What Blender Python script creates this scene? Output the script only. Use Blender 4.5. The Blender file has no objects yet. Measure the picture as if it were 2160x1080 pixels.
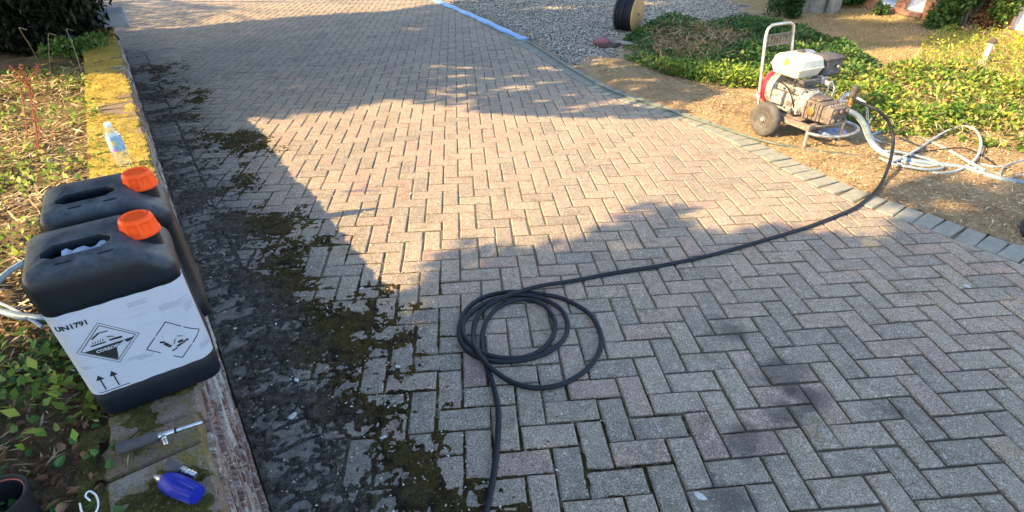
import bpy, bmesh, math, random
import numpy as np
from mathutils import Vector, Matrix
random.seed(7)
rng = np.random.default_rng(7)
sc = bpy.context.scene
col = sc.collection
R = math.radians

# ------------------------------------------------------------------ camera
CAM = np.array([-0.53491473, -1.25092764, 1.57330667])
ROT = Matrix(((0.99575688, 0.05475916, -0.07395723),
              (-0.09191495, 0.55289856, -0.82816352),
              (-0.00445869, 0.8314473, 0.55558573)))
FOC = 1127.504
cd = bpy.data.cameras.new('camera')
cd.sensor_width = 36.0
cd.lens = 36.0 * FOC / 2160
cd.clip_end = 500
cd.clip_start = 0.02
camo = bpy.data.objects.new('camera', cd)
col.objects.link(camo)
camo.matrix_world = Matrix.Translation(Vector(CAM)) @ ROT.to_4x4()
sc.camera = camo

# ------------------------------------------------------------------ light
SAZ, SEL = R(13), R(30)            # direction the shadows run, height of the sun
w = bpy.data.worlds.new('World')
sc.world = w
w.use_nodes = True
nt = w.node_tree
sky = nt.nodes.new('ShaderNodeTexSky')
sky.sky_type = 'NISHITA'
sky.sun_disc = False
sky.sun_elevation = SEL
sky.sun_rotation = math.atan2(-math.cos(SAZ), -math.sin(SAZ))
nt.links.new(sky.outputs[0], nt.nodes['Background'].inputs[0])
nt.nodes['Background'].inputs[1].default_value = 0.15
sl = bpy.data.lights.new('sun', 'SUN')
sl.energy = 4.1
sl.angle = R(0.53)
sl.color = (1.0, 0.715, 0.375)
so = bpy.data.objects.new('sun', sl)
col.objects.link(so)
SD = Vector((math.cos(SAZ) * math.cos(SEL), math.sin(SAZ) * math.cos(SEL), -math.sin(SEL)))
so.rotation_euler = SD.to_track_quat('-Z', 'Y').to_euler()
so.location = (-8, -2, 6)
sc.view_settings.view_transform = 'Standard'
sc.view_settings.look = 'None'
sc.view_settings.exposure = 2.12
sc.view_settings.gamma = 1
sc.view_settings.use_curve_mapping = False

# ------------------------------------------------------------------ helpers
def at(px, py, z=0.0):
    v = ROT @ Vector(((px - 1080) / FOC, -(py - 540) / FOC, -1.0))
    s = (z - CAM[2]) / v.z
    return Vector((CAM[0] + s * v.x, CAM[1] + s * v.y, z))

def tag(o, label=None, cat=None, group=None, kind=None):
    if label: o['label'] = label
    if cat: o['category'] = cat
    if group: o['group'] = group
    if kind: o['kind'] = kind
    return o

def link(name, me, mat=None, parent=None, smooth=None):
    if mat is not None and not me.materials:
        me.materials.append(mat)
    o = bpy.data.objects.new(name, me)
    col.objects.link(o)
    if parent: o.parent = parent
    if smooth is not None:
        me.polygons.foreach_set('use_smooth', [True] * len(me.polygons))
        if smooth < 180: me.set_sharp_from_angle(angle=R(smooth))
    return o

def empty(name, loc, rz=0.0, label=None, cat=None, group=None):
    o = bpy.data.objects.new(name, None)
    col.objects.link(o)
    o.location = loc
    o.rotation_euler = (0, 0, rz)
    o.empty_display_size = 0.1
    return tag(o, label, cat, group)

def quads_mesh(name, V, k=4, tint=None):
    """V: (N,k,3) polygons -> mesh"""
    V = np.asarray(V, np.float32)
    n = V.shape[0]
    me = bpy.data.meshes.new(name)
    me.vertices.add(n * k)
    me.vertices.foreach_set('co', V.reshape(-1))
    me.loops.add(n * k)
    me.loops.foreach_set('vertex_index', np.arange(n * k, dtype=np.int32))
    me.polygons.add(n)
    me.polygons.foreach_set('loop_start', np.arange(0, n * k, k, dtype=np.int32))
    if tint is not None:
        a = me.attributes.new('tint', 'FLOAT', 'FACE')
        a.data.foreach_set('value', np.asarray(tint, np.float32))
    me.update(calc_edges=True)
    return me

def idx_mesh(name, V, F, tint=None):
    me = bpy.data.meshes.new(name)
    me.from_pydata([tuple(map(float, v)) for v in V], [], [tuple(map(int, f)) for f in F])
    if tint is not None:
        a = me.attributes.new('tint', 'FLOAT', 'FACE')
        a.data.foreach_set('value', np.asarray(tint, np.float32))
    me.update()
    return me

class MB:
    def __init__(s): s.v = []; s.f = []
    def add(s, vs, fs):
        b = len(s.v)
        s.v += [tuple(v) for v in vs]
        s.f += [tuple(b + i for i in f) for f in fs]
        return s
    def box(s, x0, x1, y0, y1, z0, z1, b=0.0):
        if b <= 0:
            s.add([(x0,y0,z0),(x1,y0,z0),(x1,y1,z0),(x0,y1,z0),(x0,y0,z1),(x1,y0,z1),(x1,y1,z1),(x0,y1,z1)],
                  [(0,3,2,1),(4,5,6,7),(0,1,5,4),(1,2,6,5),(2,3,7,6),(3,0,4,7)])
            return s
        secs = []
        for z, i in ((z0, b), (z0 + b, 0), (z1 - b, 0), (z1, b)):
            secs.append(rrect(x0 + i, x1 - i, y0 + i, y1 - i, b, 2, z))
        return s.loft(secs)
    def loft(s, secs, cap=True):
        n = len(secs[0]); b = len(s.v)
        for q in secs: s.v += [tuple(p) for p in q]
        for i in range(len(secs) - 1):
            for j in range(n):
                a = b + i * n + j; c = b + i * n + (j + 1) % n
                s.f.append((a, c, c + n, a + n))
        if cap:
            s.f.append(tuple(b + j for j in reversed(range(n))))
            s.f.append(tuple(b + (len(secs) - 1) * n + j for j in range(n)))
        return s
    def lathe(s, prof, n=20, M=None):
        M = M or Matrix.Identity(4)
        secs = []
        for r, z in prof:
            secs.append([M @ Vector((r * math.cos(2*math.pi*k/n), r * math.sin(2*math.pi*k/n), z)) for k in range(n)])
        return s.loft(secs)
    def tube(s, pts, r, n=8, closed=False, cap=True, step=None, rf=None):
        P = spline(pts, step) if step else [Vector(p) for p in pts]
        t = (P[1] - P[0]).normalized()
        u = t.orthogonal().normalized()
        secs = []
        for i, p in enumerate(P):
            a = P[max(i-1, 0)]; b = P[min(i+1, len(P)-1)]
            t = (b - a).normalized()
            u = (u - t * u.dot(t)).normalized()
            v = t.cross(u)
            rr = rf(i / (len(P)-1)) * r if rf else r
            secs.append([p + (u * math.cos(2*math.pi*k/n) + v * math.sin(2*math.pi*k/n)) * rr for k in range(n)])
        return s.loft(secs, cap)
    def build(s, name, mat, parent=None, smooth=40):
        return link(name, idx_mesh(name, s.v, s.f), mat, parent, smooth)

def rrect(x0, x1, y0, y1, r, n, z):
    out = []
    for cx, cy, a0 in ((x1-r, y1-r, 0), (x0+r, y1-r, 90), (x0+r, y0+r, 180), (x1-r, y0+r, 270)):
        for k in range(n + 1):
            a = R(a0 + 90 * k / n)
            out.append((cx + r * math.cos(a), cy + r * math.sin(a), z))
    return out

def spline(pts, step):
    P = [Vector(p) for p in pts]
    P = [P[0] * 2 - P[1]] + P + [P[-1] * 2 - P[-2]]
    out = []
    for i in range(1, len(P) - 2):
        a, b, c, d = P[i-1:i+3]
        n = max(1, int((c - b).length / step))
        for k in range(n):
            t = k / n
            out.append(0.5 * ((2*b) + (c-a)*t + (2*a-5*b+4*c-d)*t*t + (3*b-a-3*c+d)*t**3))
    out.append(P[-2])
    return out

class Noise:
    def __init__(s, seed):
        s.g = np.random.default_rng(seed).random((256, 256))
    def n(s, x, y):
        x = np.asarray(x, float); y = np.asarray(y, float)
        xi = np.floor(x).astype(int); yi = np.floor(y).astype(int)
        fx = x - xi; fy = y - yi
        fx = fx*fx*(3-2*fx); fy = fy*fy*(3-2*fy)
        a = s.g[xi % 256, yi % 256]; b = s.g[(xi+1) % 256, yi % 256]
        c = s.g[xi % 256, (yi+1) % 256]; d = s.g[(xi+1) % 256, (yi+1) % 256]
        return (a*(1-fx)+b*fx)*(1-fy) + (c*(1-fx)+d*fx)*fy
    def fbm(s, x, y, o=4):
        t = 0; a = 0.5; q = 0
        for k in range(o):
            t = t + a * s.n(x*2**k+17.3*k, y*2**k+9.1*k); q += a; a *= .55
        return t / q
NZ = Noise(3)

def inside(poly, x, y):
    x = np.asarray(x); y = np.asarray(y)
    r = np.zeros(x.shape, bool)
    n = len(poly)
    for i in range(n):
        x0, y0 = poly[i]; x1, y1 = poly[(i+1) % n]
        if y0 == y1: continue
        c = ((y0 > y) != (y1 > y)) & (x < (x1-x0)*(y-y0)/(y1-y0)+x0)
        r ^= c
    return r
def pdist(poly, x, y):
    x = np.asarray(x, float); y = np.asarray(y, float)
    d = np.full(x.shape, 1e9); n = len(poly)
    for i in range(n):
        x0, y0 = poly[i]; x1, y1 = poly[(i+1) % n]
        L = (x1-x0)**2 + (y1-y0)**2
        t = np.clip(((x-x0)*(x1-x0)+(y-y0)*(y1-y0))/L, 0, 1)
        d = np.minimum(d, np.hypot(x-x0-t*(x1-x0), y-y0-t*(y1-y0)))
    return np.where(inside(poly, x, y), d, -d)

# ------------------------------------------------------------------ materials
def mat(name, color, rough=0.8, metal=0.0, build=None, spec=0.5, trans=0.0, ior=1.45):
    m = bpy.data.materials.new(name)
    m.use_nodes = True
    b = m.node_tree.nodes['Principled BSDF']
    b.inputs['Base Color'].default_value = (*color, 1)
    b.inputs['Roughness'].default_value = rough
    b.inputs['Metallic'].default_value = metal
    b.inputs['Specular IOR Level'].default_value = spec
    b.inputs['Transmission Weight'].default_value = trans
    b.inputs['IOR'].default_value = ior
    if build: build(m.node_tree, b)
    return m

class N:
    """small node-building helper"""
    def __init__(s, t): s.t = t; s.L = t.links; s.pos = t.nodes.new('ShaderNodeNewGeometry').outputs['Position']
    def node(s, ty, **k):
        n = s.t.nodes.new(ty)
        for a, v in k.items(): setattr(n, a, v)
        return n
    def put(s, n, i, v):
        if hasattr(v, 'is_output') or isinstance(v, bpy.types.NodeSocket): s.L.new(v, n.inputs[i])
        elif isinstance(v, tuple) and len(v) == 3: n.inputs[i].default_value = (*v, 1) if n.inputs[i].type == 'RGBA' else v
        else: n.inputs[i].default_value = v
    def noise(s, scale, detail=4, rough=0.6, vec=None, out='Fac', dist=0.0):
        n = s.node('ShaderNodeTexNoise')
        s.put(n, 'Vector', vec or s.pos); n.inputs['Scale'].default_value = scale
        n.inputs['Detail'].default_value = detail; n.inputs['Roughness'].default_value = rough
        n.inputs['Distortion'].default_value = dist
        return n.outputs[out]
    def voro(s, scale, out='Color', vec=None, feature='F1'):
        n = s.node('ShaderNodeTexVoronoi', feature=feature)
        s.put(n, 'Vector', vec or s.pos); n.inputs['Scale'].default_value = scale
        return n.outputs[out]
    def ramp(s, f, stops, interp='LINEAR'):
        n = s.node('ShaderNodeValToRGB')
        n.color_ramp.interpolation = interp
        e = n.color_ramp.elements
        while len(e) < len(stops): e.new(0.5)
        for q, (p, c) in zip(e, stops):
            q.position = p
            q.color = (c, c, c, 1) if isinstance(c, (int, float)) else (*c, 1)
        s.L.new(f, n.inputs[0])
        return n.outputs[0]
    def mix(s, f, a, b, mode='MIX'):
        n = s.node('ShaderNodeMix', data_type='RGBA', blend_type=mode)
        s.put(n, 0, f); s.put(n, 6, a); s.put(n, 7, b)
        return n.outputs[2]
    def math(s, op, a, b=0.0, c=None):
        n = s.node('ShaderNodeMath', operation=op)
        s.put(n, 0, a); s.put(n, 1, b)
        if c is not None: s.put(n, 2, c)
        return n.outputs[0]
    def mrange(s, v, a, b, c=0.0, d=1.0):
        n = s.node('ShaderNodeMapRange'); n.clamp = True
        s.put(n, 0, v)
        for i, q in enumerate((a, b, c, d)): n.inputs[i+1].default_value = q
        return n.outputs[0]
    def attr(s, name='tint'):
        n = s.node('ShaderNodeAttribute', attribute_name=name)
        return n.outputs['Fac']
    def bump(s, b, h, dist, strength=1.0):
        n = s.node('ShaderNodeBump'); n.inputs['Strength'].default_value = strength
        n.inputs['Distance'].default_value = dist
        s.L.new(h, n.inputs['Height']); s.L.new(n.outputs[0], b.inputs['Normal'])
    def blob(s, cx, cy, r, soft, irregular=0.12):
        """mask of an irregular stain at a place on the ground"""
        n = s.node('ShaderNodeVectorMath', operation='DISTANCE')
        sep = s.node('ShaderNodeSeparateXYZ'); s.L.new(s.pos, sep.inputs[0])
        cb = s.node('ShaderNodeCombineXYZ'); s.L.new(sep.outputs[0], cb.inputs[0]); s.L.new(sep.outputs[1], cb.inputs[1])
        s.L.new(cb.outputs[0], n.inputs[0]); n.inputs[1].default_value = (cx, cy, 0)
        nn = s.noise(9, 3)
        d = s.math('ADD', n.outputs['Value'], s.math('MULTIPLY_ADD', nn, irregular * 4, -irregular * 2))
        return s.mrange(d, r - soft, r + soft, 1.0, 0.0)

def b_brick(t, b):
    n = N(t)
    base = n.ramp(n.attr(), [(0.0, (.258, .216, .164)), (.35, (.300, .246, .180)), (.65, (.330, .265, .192)), (.90, (.330, .250, .184)), (1.0, (.325, .232, .178))])
    big = n.noise(1.3, 3)
    base = n.mix(n.mrange(big, .35, .7), base, n.mix(1.0, base, (.80, .82, .84), 'MULTIPLY'))
    blot = n.noise(5.5, 5, .7)
    base = n.mix(n.mrange(blot, .52, .74), base, n.mix(1.0, base, (.70, .68, .64), 'MULTIPLY'))
    base = n.mix(n.mrange(n.noise(2.2, 5, .75), .60, .80), base, n.mix(1.0, base, (1.02, .92, .62), 'MULTIPLY'))
    mid = n.noise(28, 4, .7)
    base = n.mix(1.0, base, n.ramp(mid, [(.25, .72), (.75, 1.22)]), 'MULTIPLY')
    sp = n.noise(190, 3, .85)
    base = n.mix(1.0, base, n.ramp(sp, [(.34, .34), (.5, 1.0), (.64, 1.95)]), 'MULTIPLY')
    fl = n.voro(150)
    fl2 = n.ramp(fl, [(.80, 0.0), (.90, 1.0)])
    base = n.mix(n.math('MULTIPLY', fl2, .55), base, (.55, .52, .46))
    # oil stains
    for x, y, r in ((.66, .15, .10), (.70, .03, .07), (.37, -.14, .085), (.95, -.06, .05), (.55, .42, .06), (.60,-.02,.06), (.22,-.33,.07)):
        base = n.mix(n.math('MULTIPLY', n.blob(x, y, r, .035, .07), .62), base, (.050, .048, .044))
    # worn, dirty strip near the wall: distance from the wall line
    sep = n.node('ShaderNodeSeparateXYZ'); t.links.new(n.pos, sep.inputs[0])
    d = n.math('ADD', n.math('MULTIPLY', sep.outputs[0], .8752), n.math('MULTIPLY', sep.outputs[1], .4837))
    d = n.math('ADD', d, 1.167)
    dn = n.math('ADD', d, n.math('MULTIPLY_ADD', n.noise(2.6, 5, .65), 1.1, -.55))
    m = n.mrange(dn, .12, .62, 1.0, 0.0)
    dirt = n.mix(n.mrange(n.noise(24, 6, .8), .35, .68), (.052, .046, .038), (.23, .215, .19))
    base = n.mix(n.math('MULTIPLY', m, .84), base, dirt)
    t.links.new(base, b.inputs['Base Color'])
    h = n.math('ADD', n.math('MULTIPLY', sp, .6), n.math('MULTIPLY', mid, 1.4))
    n.bump(b, h, .0035, .9)

def b_joint(t, b):
    n = N(t)
    c = n.mix(n.noise(7, 4), (.085, .068, .044), (.135, .110, .072))
    c = n.mix(n.mrange(n.noise(160, 3, .8), .45, .75), c, (.20, .17, .125))
    t.links.new(c, b.inputs['Base Color'])
    n.bump(b, n.noise(180, 3), .004)

def walldist(n, t):
    sep = n.node('ShaderNodeSeparateXYZ'); t.links.new(n.pos, sep.inputs[0])
    d = n.math('ADD', n.math('MULTIPLY', sep.outputs[0], .8752), n.math('MULTIPLY', sep.outputs[1], .4837))
    return n.math('ADD', d, 1.167)

def b_moss(t, b):
    n = N(t)
    c = n.ramp(n.noise(13, 5, .7), [(.25, (.018, .013, .010)), (.42, (.050, .034, .018)), (.55, (.095, .072, .020)), (.68, (.058, .036, .020)), (.85, (.10, .07, .04))])
    silt = n.ramp(n.noise(26, 6, .8), [(.28, (.036, .031, .025)), (.46, (.085, .076, .062)), (.60, (.155, .145, .128)), (.76, (.24, .225, .20))])
    d = n.math('ADD', walldist(n, t), n.math('MULTIPLY_ADD', n.noise(4, 4, .7), .5, -.25))
    c = n.mix(n.mrange(d, .20, .40, 1.0, 0.0), c, silt)
    c = n.mix(1.0, c, n.ramp(n.noise(260, 2, .8), [(.3, .30), (.7, 1.8)]), 'MULTIPLY')
    c = n.mix(n.ramp(n.voro(120), [(.93, 0.0), (.965, .8)]), c, (.24, .22, .18))
    t.links.new(c, b.inputs['Base Color'])
    n.bump(b, n.noise(150, 5, .85), .02)

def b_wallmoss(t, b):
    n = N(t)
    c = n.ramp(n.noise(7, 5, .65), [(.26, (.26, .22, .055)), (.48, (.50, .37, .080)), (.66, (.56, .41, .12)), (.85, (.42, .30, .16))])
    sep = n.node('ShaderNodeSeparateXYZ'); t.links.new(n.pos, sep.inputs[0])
    c = n.mix(n.mrange(n.math('ADD', sep.outputs[1], n.math('MULTIPLY', n.noise(5), .5)), .75, 1.25, 1.0, 0.0), c, n.ramp(n.noise(15, 5, .75), [(.3, (.045, .040, .022)), (.5, (.115, .105, .030)), (.7, (.19, .165, .055))]))  # near moss painted darker and greener, its shade put into the colour
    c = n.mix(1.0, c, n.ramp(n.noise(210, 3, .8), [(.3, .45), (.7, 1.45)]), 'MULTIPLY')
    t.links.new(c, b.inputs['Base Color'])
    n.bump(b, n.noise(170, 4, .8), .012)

def b_coping(t, b):
    n = N(t)
    c = n.ramp(n.attr(), [(0, (.17, .125, .10)), (.5, (.24, .18, .14)), (1, (.30, .25, .21))])
    c = n.mix(n.mrange(n.noise(12, 5, .7), .42, .6), c, (.20, .155, .05))
    c = n.mix(1.0, c, n.ramp(n.noise(140, 4, .8), [(.3, .55), (.7, 1.4)]), 'MULTIPLY')
    t.links.new(c, b.inputs['Base Color'])
    n.bump(b, n.noise(90, 5, .75), .01)

def b_face(t, b):
    n = N(t)
    c = n.ramp(n.attr(), [(0, (.14, .075, .062)), (.4, (.24, .13, .105)), (.7, (.32, .24, .20)), (1, (.47, .44, .38))])
    v = n.node('ShaderNodeMapping'); v.inputs['Rotation'].default_value = (0, 0, R(-61.07)); v.inputs['Scale'].default_value = (1.2, 8, 16)
    t.links.new(n.pos, v.inputs[0])
    st = n.noise(6, 5, .75, vec=v.outputs[0])
    c = n.mix(n.mrange(st, .48, .62), c, (.50, .47, .41))
    c = n.mix(n.mrange(n.noise(5, 4, .7, vec=v.outputs[0]), .55, .7), c, (.05, .04, .03))
    c = n.mix(1.0, c, n.ramp(n.noise(120, 4, .8), [(.3, .5), (.7, 1.4)]), 'MULTIPLY')
    t.links.new(c, b.inputs['Base Color'])
    n.bump(b, n.noise(70, 5, .75), .012)

def b_soil(t, b):
    n = N(t)
    c = n.ramp(n.noise(3.5, 6, .7), [(.3, (.30, .21, .115)), (.5, (.44, .32, .18)), (.7, (.52, .40, .24))])
    c = n.mix(1.0, c, n.ramp(n.noise(90, 4, .85), [(.3, .5), (.7, 1.4)]), 'MULTIPLY')
    t.links.new(c, b.inputs['Base Color'])
    n.bump(b, n.noise(60, 5, .8), .03)

def b_bed(t, b):
    n = N(t)
    c = n.ramp(n.noise(6, 6, .7), [(.3, (.08, .058, .034)), (.5, (.20, .15, .085)), (.7, (.33, .255, .15))])
    c = n.mix(1.0, c, n.ramp(n.noise(110, 4, .85), [(.3, .4), (.7, 1.5)]), 'MULTIPLY')
    t.links.new(c, b.inputs['Base Color'])
    n.bump(b, n.noise(70, 5, .8), .03)

def b_lawn(t, b):
    n = N(t)
    c = n.ramp(n.noise(1.6, 6, .7), [(.3, (.27, .22, .09)), (.5, (.40, .30, .15)), (.7, (.48, .36, .19))])
    c = n.mix(1.0, c, n.ramp(n.noise(50, 5, .85), [(.3, .5), (.7, 1.4)]), 'MULTIPLY')
    t.links.new(c, b.inputs['Base Color'])
    n.bump(b, n.noise(40, 5, .8), .03)

def b_gravel(t, b):
    n = N(t)
    c = n.mix(n.attr(), (.32, .295, .235), (.62, .56, .44))
    c = n.mix(n.mrange(n.noise(5, 4), .45, .75), c, (.30, .25, .19))
    t.links.new(c, b.inputs['Base Color'])
def b_gravelbase(t, b):
    n = N(t)
    v = n.voro(38)
    c = n.mix(n.ramp(v, [(.1, 0), (.9, 1)]), (.20, .185, .15), (.55, .50, .40))
    c = n.mix(n.ramp(n.voro(38, 'Distance'), [(.25, 0), (.55, 1)]), c, (.08, .075, .07))
    t.links.new(c, b.inputs['Base Color'])
    n.bump(b, n.voro(38, 'Distance'), .02, -1.0 and 1.0)

def leafmat(name, stops, rough=.55, trans=.35):
    def f(t, b):
        n = N(t)
        c = n.ramp(n.attr(), stops)
        t.links.new(c, b.inputs['Base Color'])
        tr = t.nodes.new('ShaderNodeBsdfTranslucent'); t.links.new(c, tr.inputs[0])
        ms = t.nodes.new('ShaderNodeMixShader'); ms.inputs[0].default_value = trans
        t.links.new(b.outputs[0], ms.inputs[1]); t.links.new(tr.outputs[0], ms.inputs[2])
        t.links.new(ms.outputs[0], t.nodes['Material Output'].inputs[0])
    return mat(name, (.1, .1, .1), rough, build=f, spec=.35)

def b_plastic(dust):
    def f(t, b):
        n = N(t)
        c0 = tuple(b.inputs['Base Color'].default_value)[:3]
        m = n.math('MULTIPLY', n.mrange(n.noise(9, 6, .75), .42, .8), dust)
        c = n.mix(m, c0, (.30, .28, .25))
        t.links.new(c, b.inputs['Base Color'])
        r0 = b.inputs['Roughness'].default_value
        t.links.new(n.mrange(n.noise(30, 5, .8), .2, .8, r0 - .08, min(1, r0 + .2)), b.inputs['Roughness'])
        n.bump(b, n.noise(220, 3, .7), .0006, .6)
    return f
def b_dustsheen(t, b):
    n = N(t)
    sep = n.node('ShaderNodeSeparateXYZ'); t.links.new(n.t.nodes['Geometry'].outputs['Normal'], sep.inputs[0])
    up = n.mrange(sep.outputs[2], .2, .95, .010, .50)  # upward faces lightened: dust plus sky sheen painted into the colour
    m = n.math('MULTIPLY', n.mrange(n.noise(16, 6, .75), .30, .75), up)
    st = n.node('ShaderNodeMapping'); st.inputs['Scale'].default_value = (14, 60, 8); t.links.new(n.pos, st.inputs[0])
    m = n.math('ADD', m, n.math('MULTIPLY', n.mrange(n.noise(1.5, 4, .8, vec=st.outputs[0]), .6, .8), .06))
    t.links.new(n.mix(m, (.004, .008, .013), (.24, .26, .28)), b.inputs['Base Color'])
    t.links.new(n.mrange(n.noise(30, 5, .8), .2, .8, .34, .55), b.inputs['Roughness'])
    n.bump(b, n.noise(220, 3, .7), .0006, .6)
def b_paper(t, b):
    n = N(t)
    c = n.mix(n.mrange(n.noise(4, 3), .3, .7), (.43, .465, .54), (.40, .435, .51))
    v = n.node('ShaderNodeMapping'); v.inputs['Rotation'].default_value = (0, 0, R(-28.6)); v.inputs['Scale'].default_value = (3, 3, 60)
    t.links.new(n.pos, v.inputs[0])
    c = n.mix(n.math('MULTIPLY', n.mrange(n.noise(2.5, 4, .7, vec=v.outputs[0]), .60, .72), .35), c, (.26, .28, .33))
    c = n.mix(n.math('MULTIPLY', n.mrange(n.noise(140, 2), .68, .74), .5), c, (.20, .20, .20))
    t.links.new(c, b.inputs['Base Color'])
    n.bump(b, n.noise(11, 3, .5, dist=1.5), .004, .5)
def b_worn(c1, c2, scale=14, bump=.002):
    def f(t, b):
        n = N(t)
        m = n.mrange(n.noise(scale, 6, .75), .40, .66)
        c = n.mix(m, c1, c2)
        c = n.mix(1.0, c, n.ramp(n.noise(scale * 9, 3, .8), [(.3, .75), (.7, 1.2)]), 'MULTIPLY')
        t.links.new(c, b.inputs['Base Color'])
        n.bump(b, n.noise(scale * 6, 4), bump)
    return f

M = {}
M['brick'] = mat('paving brick', (.25, .22, .19), .88, build=b_brick, spec=.3)
M['edging'] = mat('edging block', (.2, .2, .2), .9, build=b_worn((.215, .22, .18), (.30, .29, .23), 16, .003), spec=.3)
M['joint'] = mat('joint sand', (.1, .08, .06), .95, build=b_joint, spec=.2)
M['moss'] = mat('dark moss', (.05, .04, .02), 1.0, build=b_moss, spec=.1)
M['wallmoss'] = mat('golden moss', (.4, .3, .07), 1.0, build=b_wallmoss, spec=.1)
M['coping'] = mat('mossy coping brick', (.25, .2, .16), .95, build=b_coping, spec=.2)
M['face'] = mat('weathered wall brick', (.3, .2, .16), .95, build=b_face, spec=.2)
M['soil'] = mat('dry soil', (.4, .3, .18), 1.0, build=b_soil, spec=.1)
M['bed'] = mat('garden soil', (.1, .08, .05), 1.0, build=b_bed, spec=.1)
M['lawn'] = mat('parched lawn', (.4, .3, .15), 1.0, build=b_lawn, spec=.1)
M['gravel'] = mat('gravel stone', (.3, .28, .26), .9, build=b_gravel, spec=.3)
M['gravelbase'] = mat('gravel bed', (.3, .28, .26), .95, build=b_gravelbase, spec=.2)
M['leaf_green'] = leafmat('ground cover leaf', [(0, (.045, .10, .02)), (.35, (.11, .21, .03)), (.6, (.20, .31, .045)), (.8, (.36, .40, .07)), (.93, (.42, .28, .12)), (1, (.45, .2, .08))])
M['leaf_ivy'] = leafmat('ivy leaf', [(0, (.018, .05, .018)), (.4, (.04, .11, .03)), (.75, (.09, .19, .04)), (1, (.24, .26, .07))])
M['leaf_dark'] = leafmat('conifer foliage', [(0, (.005, .009, .004)), (.8, (.012, .020, .007)), (1, (.05, .05, .02))], trans=.05)
M['leaf_shrub'] = leafmat('shrub leaf', [(0, (.03, .07, .02)), (.5, (.08, .16, .035)), (1, (.20, .30, .07))])
M['leaf_tree'] = leafmat('tree leaf', [(0, (.04, .08, .02)), (1, (.10, .16, .04))], trans=.25)
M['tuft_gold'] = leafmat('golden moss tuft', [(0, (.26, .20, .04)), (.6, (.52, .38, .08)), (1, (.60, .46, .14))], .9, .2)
M['tuft_shaded'] = leafmat('shade toned moss tuft', [(0, (.05, .05, .02)), (.6, (.13, .12, .03)), (1, (.24, .20, .07))], .9, .2)  # darker copy of the wall tufts, toned for the shaded foreground
M['tuft_brown'] = leafmat('brown moss tuft', [(0, (.025, .018, .012)), (.5, (.07, .05, .02)), (.85, (.12, .09, .03)), (1, (.24, .20, .14))], .9, .15)
M['straw'] = leafmat('dry straw', [(0, (.16, .10, .05)), (.4, (.36, .25, .12)), (.8, (.58, .45, .25)), (1, (.72, .62, .42))], .8, .2)
M['grass_dry'] = leafmat('dry grass', [(0, (.14, .19, .05)), (.3, (.36, .30, .11)), (.7, (.56, .42, .20)), (1, (.66, .52, .30))], .8, .25)
M['brown_leaf'] = leafmat('dead leaf', [(0, (.10, .045, .025)), (.5, (.26, .12, .06)), (1, (.40, .24, .13))], .7, .2)
M['debris'] = leafmat('pale litter', [(0, (.10, .08, .05)), (.5, (.30, .25, .17)), (1, (.62, .56, .46))], .8, .1)
M['flower'] = leafmat('yellow flower', [(0, (.60, .48, .03)), (1, (.80, .66, .05))], .6, .3)
M['dock'] = mat('red dock stem', (.36, .09, .045), .8, build=b_worn((.40, .10, .045), (.20, .07, .04), 40))
M['stalk'] = mat('pale dry stalk', (.24, .21, .14), .8)
M['can'] = mat('black plastic', (.006, .009, .013), .40, build=b_dustsheen, spec=.32)
M['cap'] = mat('orange plastic', (.92, .085, .006), .42, build=b_plastic(.015), spec=.3)
M['label'] = mat('white paper label', (.4, .43, .50), .5, build=b_paper)
M['print'] = mat('black print', (.015, .015, .018), .6)
M['greyprint'] = mat('faded print', (.22, .24, .28), .6)
M['rubber'] = mat('black rubber hose', (.009, .012, .017), .5, build=b_plastic(.05), spec=.3)
M['greyhose'] = mat('pale blue grey hose', (.27, .33, .35), .45, build=b_worn((.20, .27, .31), (.14, .19, .22), 20, .0005))
M['clearhose'] = mat('cloudy white hose', (.62, .66, .66), .35, build=b_worn((.32, .38, .40), (.22, .27, .29), 20, .0005))
M['greenhose'] = mat('faded green hose', (.12, .19, .16), .55, build=b_worn((.05, .085, .07), (.12, .15, .12), 12, .0005))
M['blueflat'] = mat('blue lay flat hose', (.08, .24, .60), .5, build=b_worn((.14, .30, .60), (.24, .42, .66), 8, .001))
M['steel'] = mat('stainless steel', (.62, .62, .60), .32, 1.0, build=b_worn((.66, .66, .64), (.45, .44, .42), 30, .0004))
M['galv'] = mat('galvanised tube', (.55, .54, .50), .42, .85, build=b_worn((.62, .60, .56), (.40, .36, .30), 24, .0006))
M['rusty'] = mat('dirty steel plate', (.30, .24, .19), .75, .2, build=b_worn((.27, .22, .18), (.12, .08, .055), 26, .002))
M['alu'] = mat('cast aluminium', (.62, .62, .60), .55, .35, build=b_worn((.50, .49, .46), (.10, .09, .075), 42, .004))
M['pump'] = mat('grimy pump casting', (.24, .20, .17), .7, .3, build=b_worn((.24, .20, .17), (.06, .048, .04), 40, .005))
M['tank'] = mat('cream painted tank', (.74, .70, .58), .35, build=b_worn((.60, .57, .46), (.50, .45, .33), 9, .0005))
M['red'] = mat('red painted cover', (.62, .02, .03), .35, build=b_worn((.66, .02, .04), (.48, .02, .03), 14, .0005))
M['dkplastic'] = mat('grey black plastic', (.055, .05, .05), .6, build=b_plastic(.35))
M['tyre'] = mat('dusty tyre rubber', (.055, .053, .05), .85, build=b_plastic(.4))
M['brass'] = mat('brass fitting', (.62, .36, .14), .35, .9)
M['blue'] = mat('blue plastic', (.003, .014, .26), .45, build=b_plastic(.02))
M['sticker'] = mat('yellow sticker', (.72, .74, .04), .5)
M['wood'] = mat('plywood flange', (.48, .33, .14), .7, build=b_worn((.52, .37, .17), (.40, .26, .10), 6, .001))
M['bark'] = mat('grey bark', (.26, .24, .20), .95, build=b_worn((.32, .30, .26), (.15, .13, .10), 7, .02))
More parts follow.
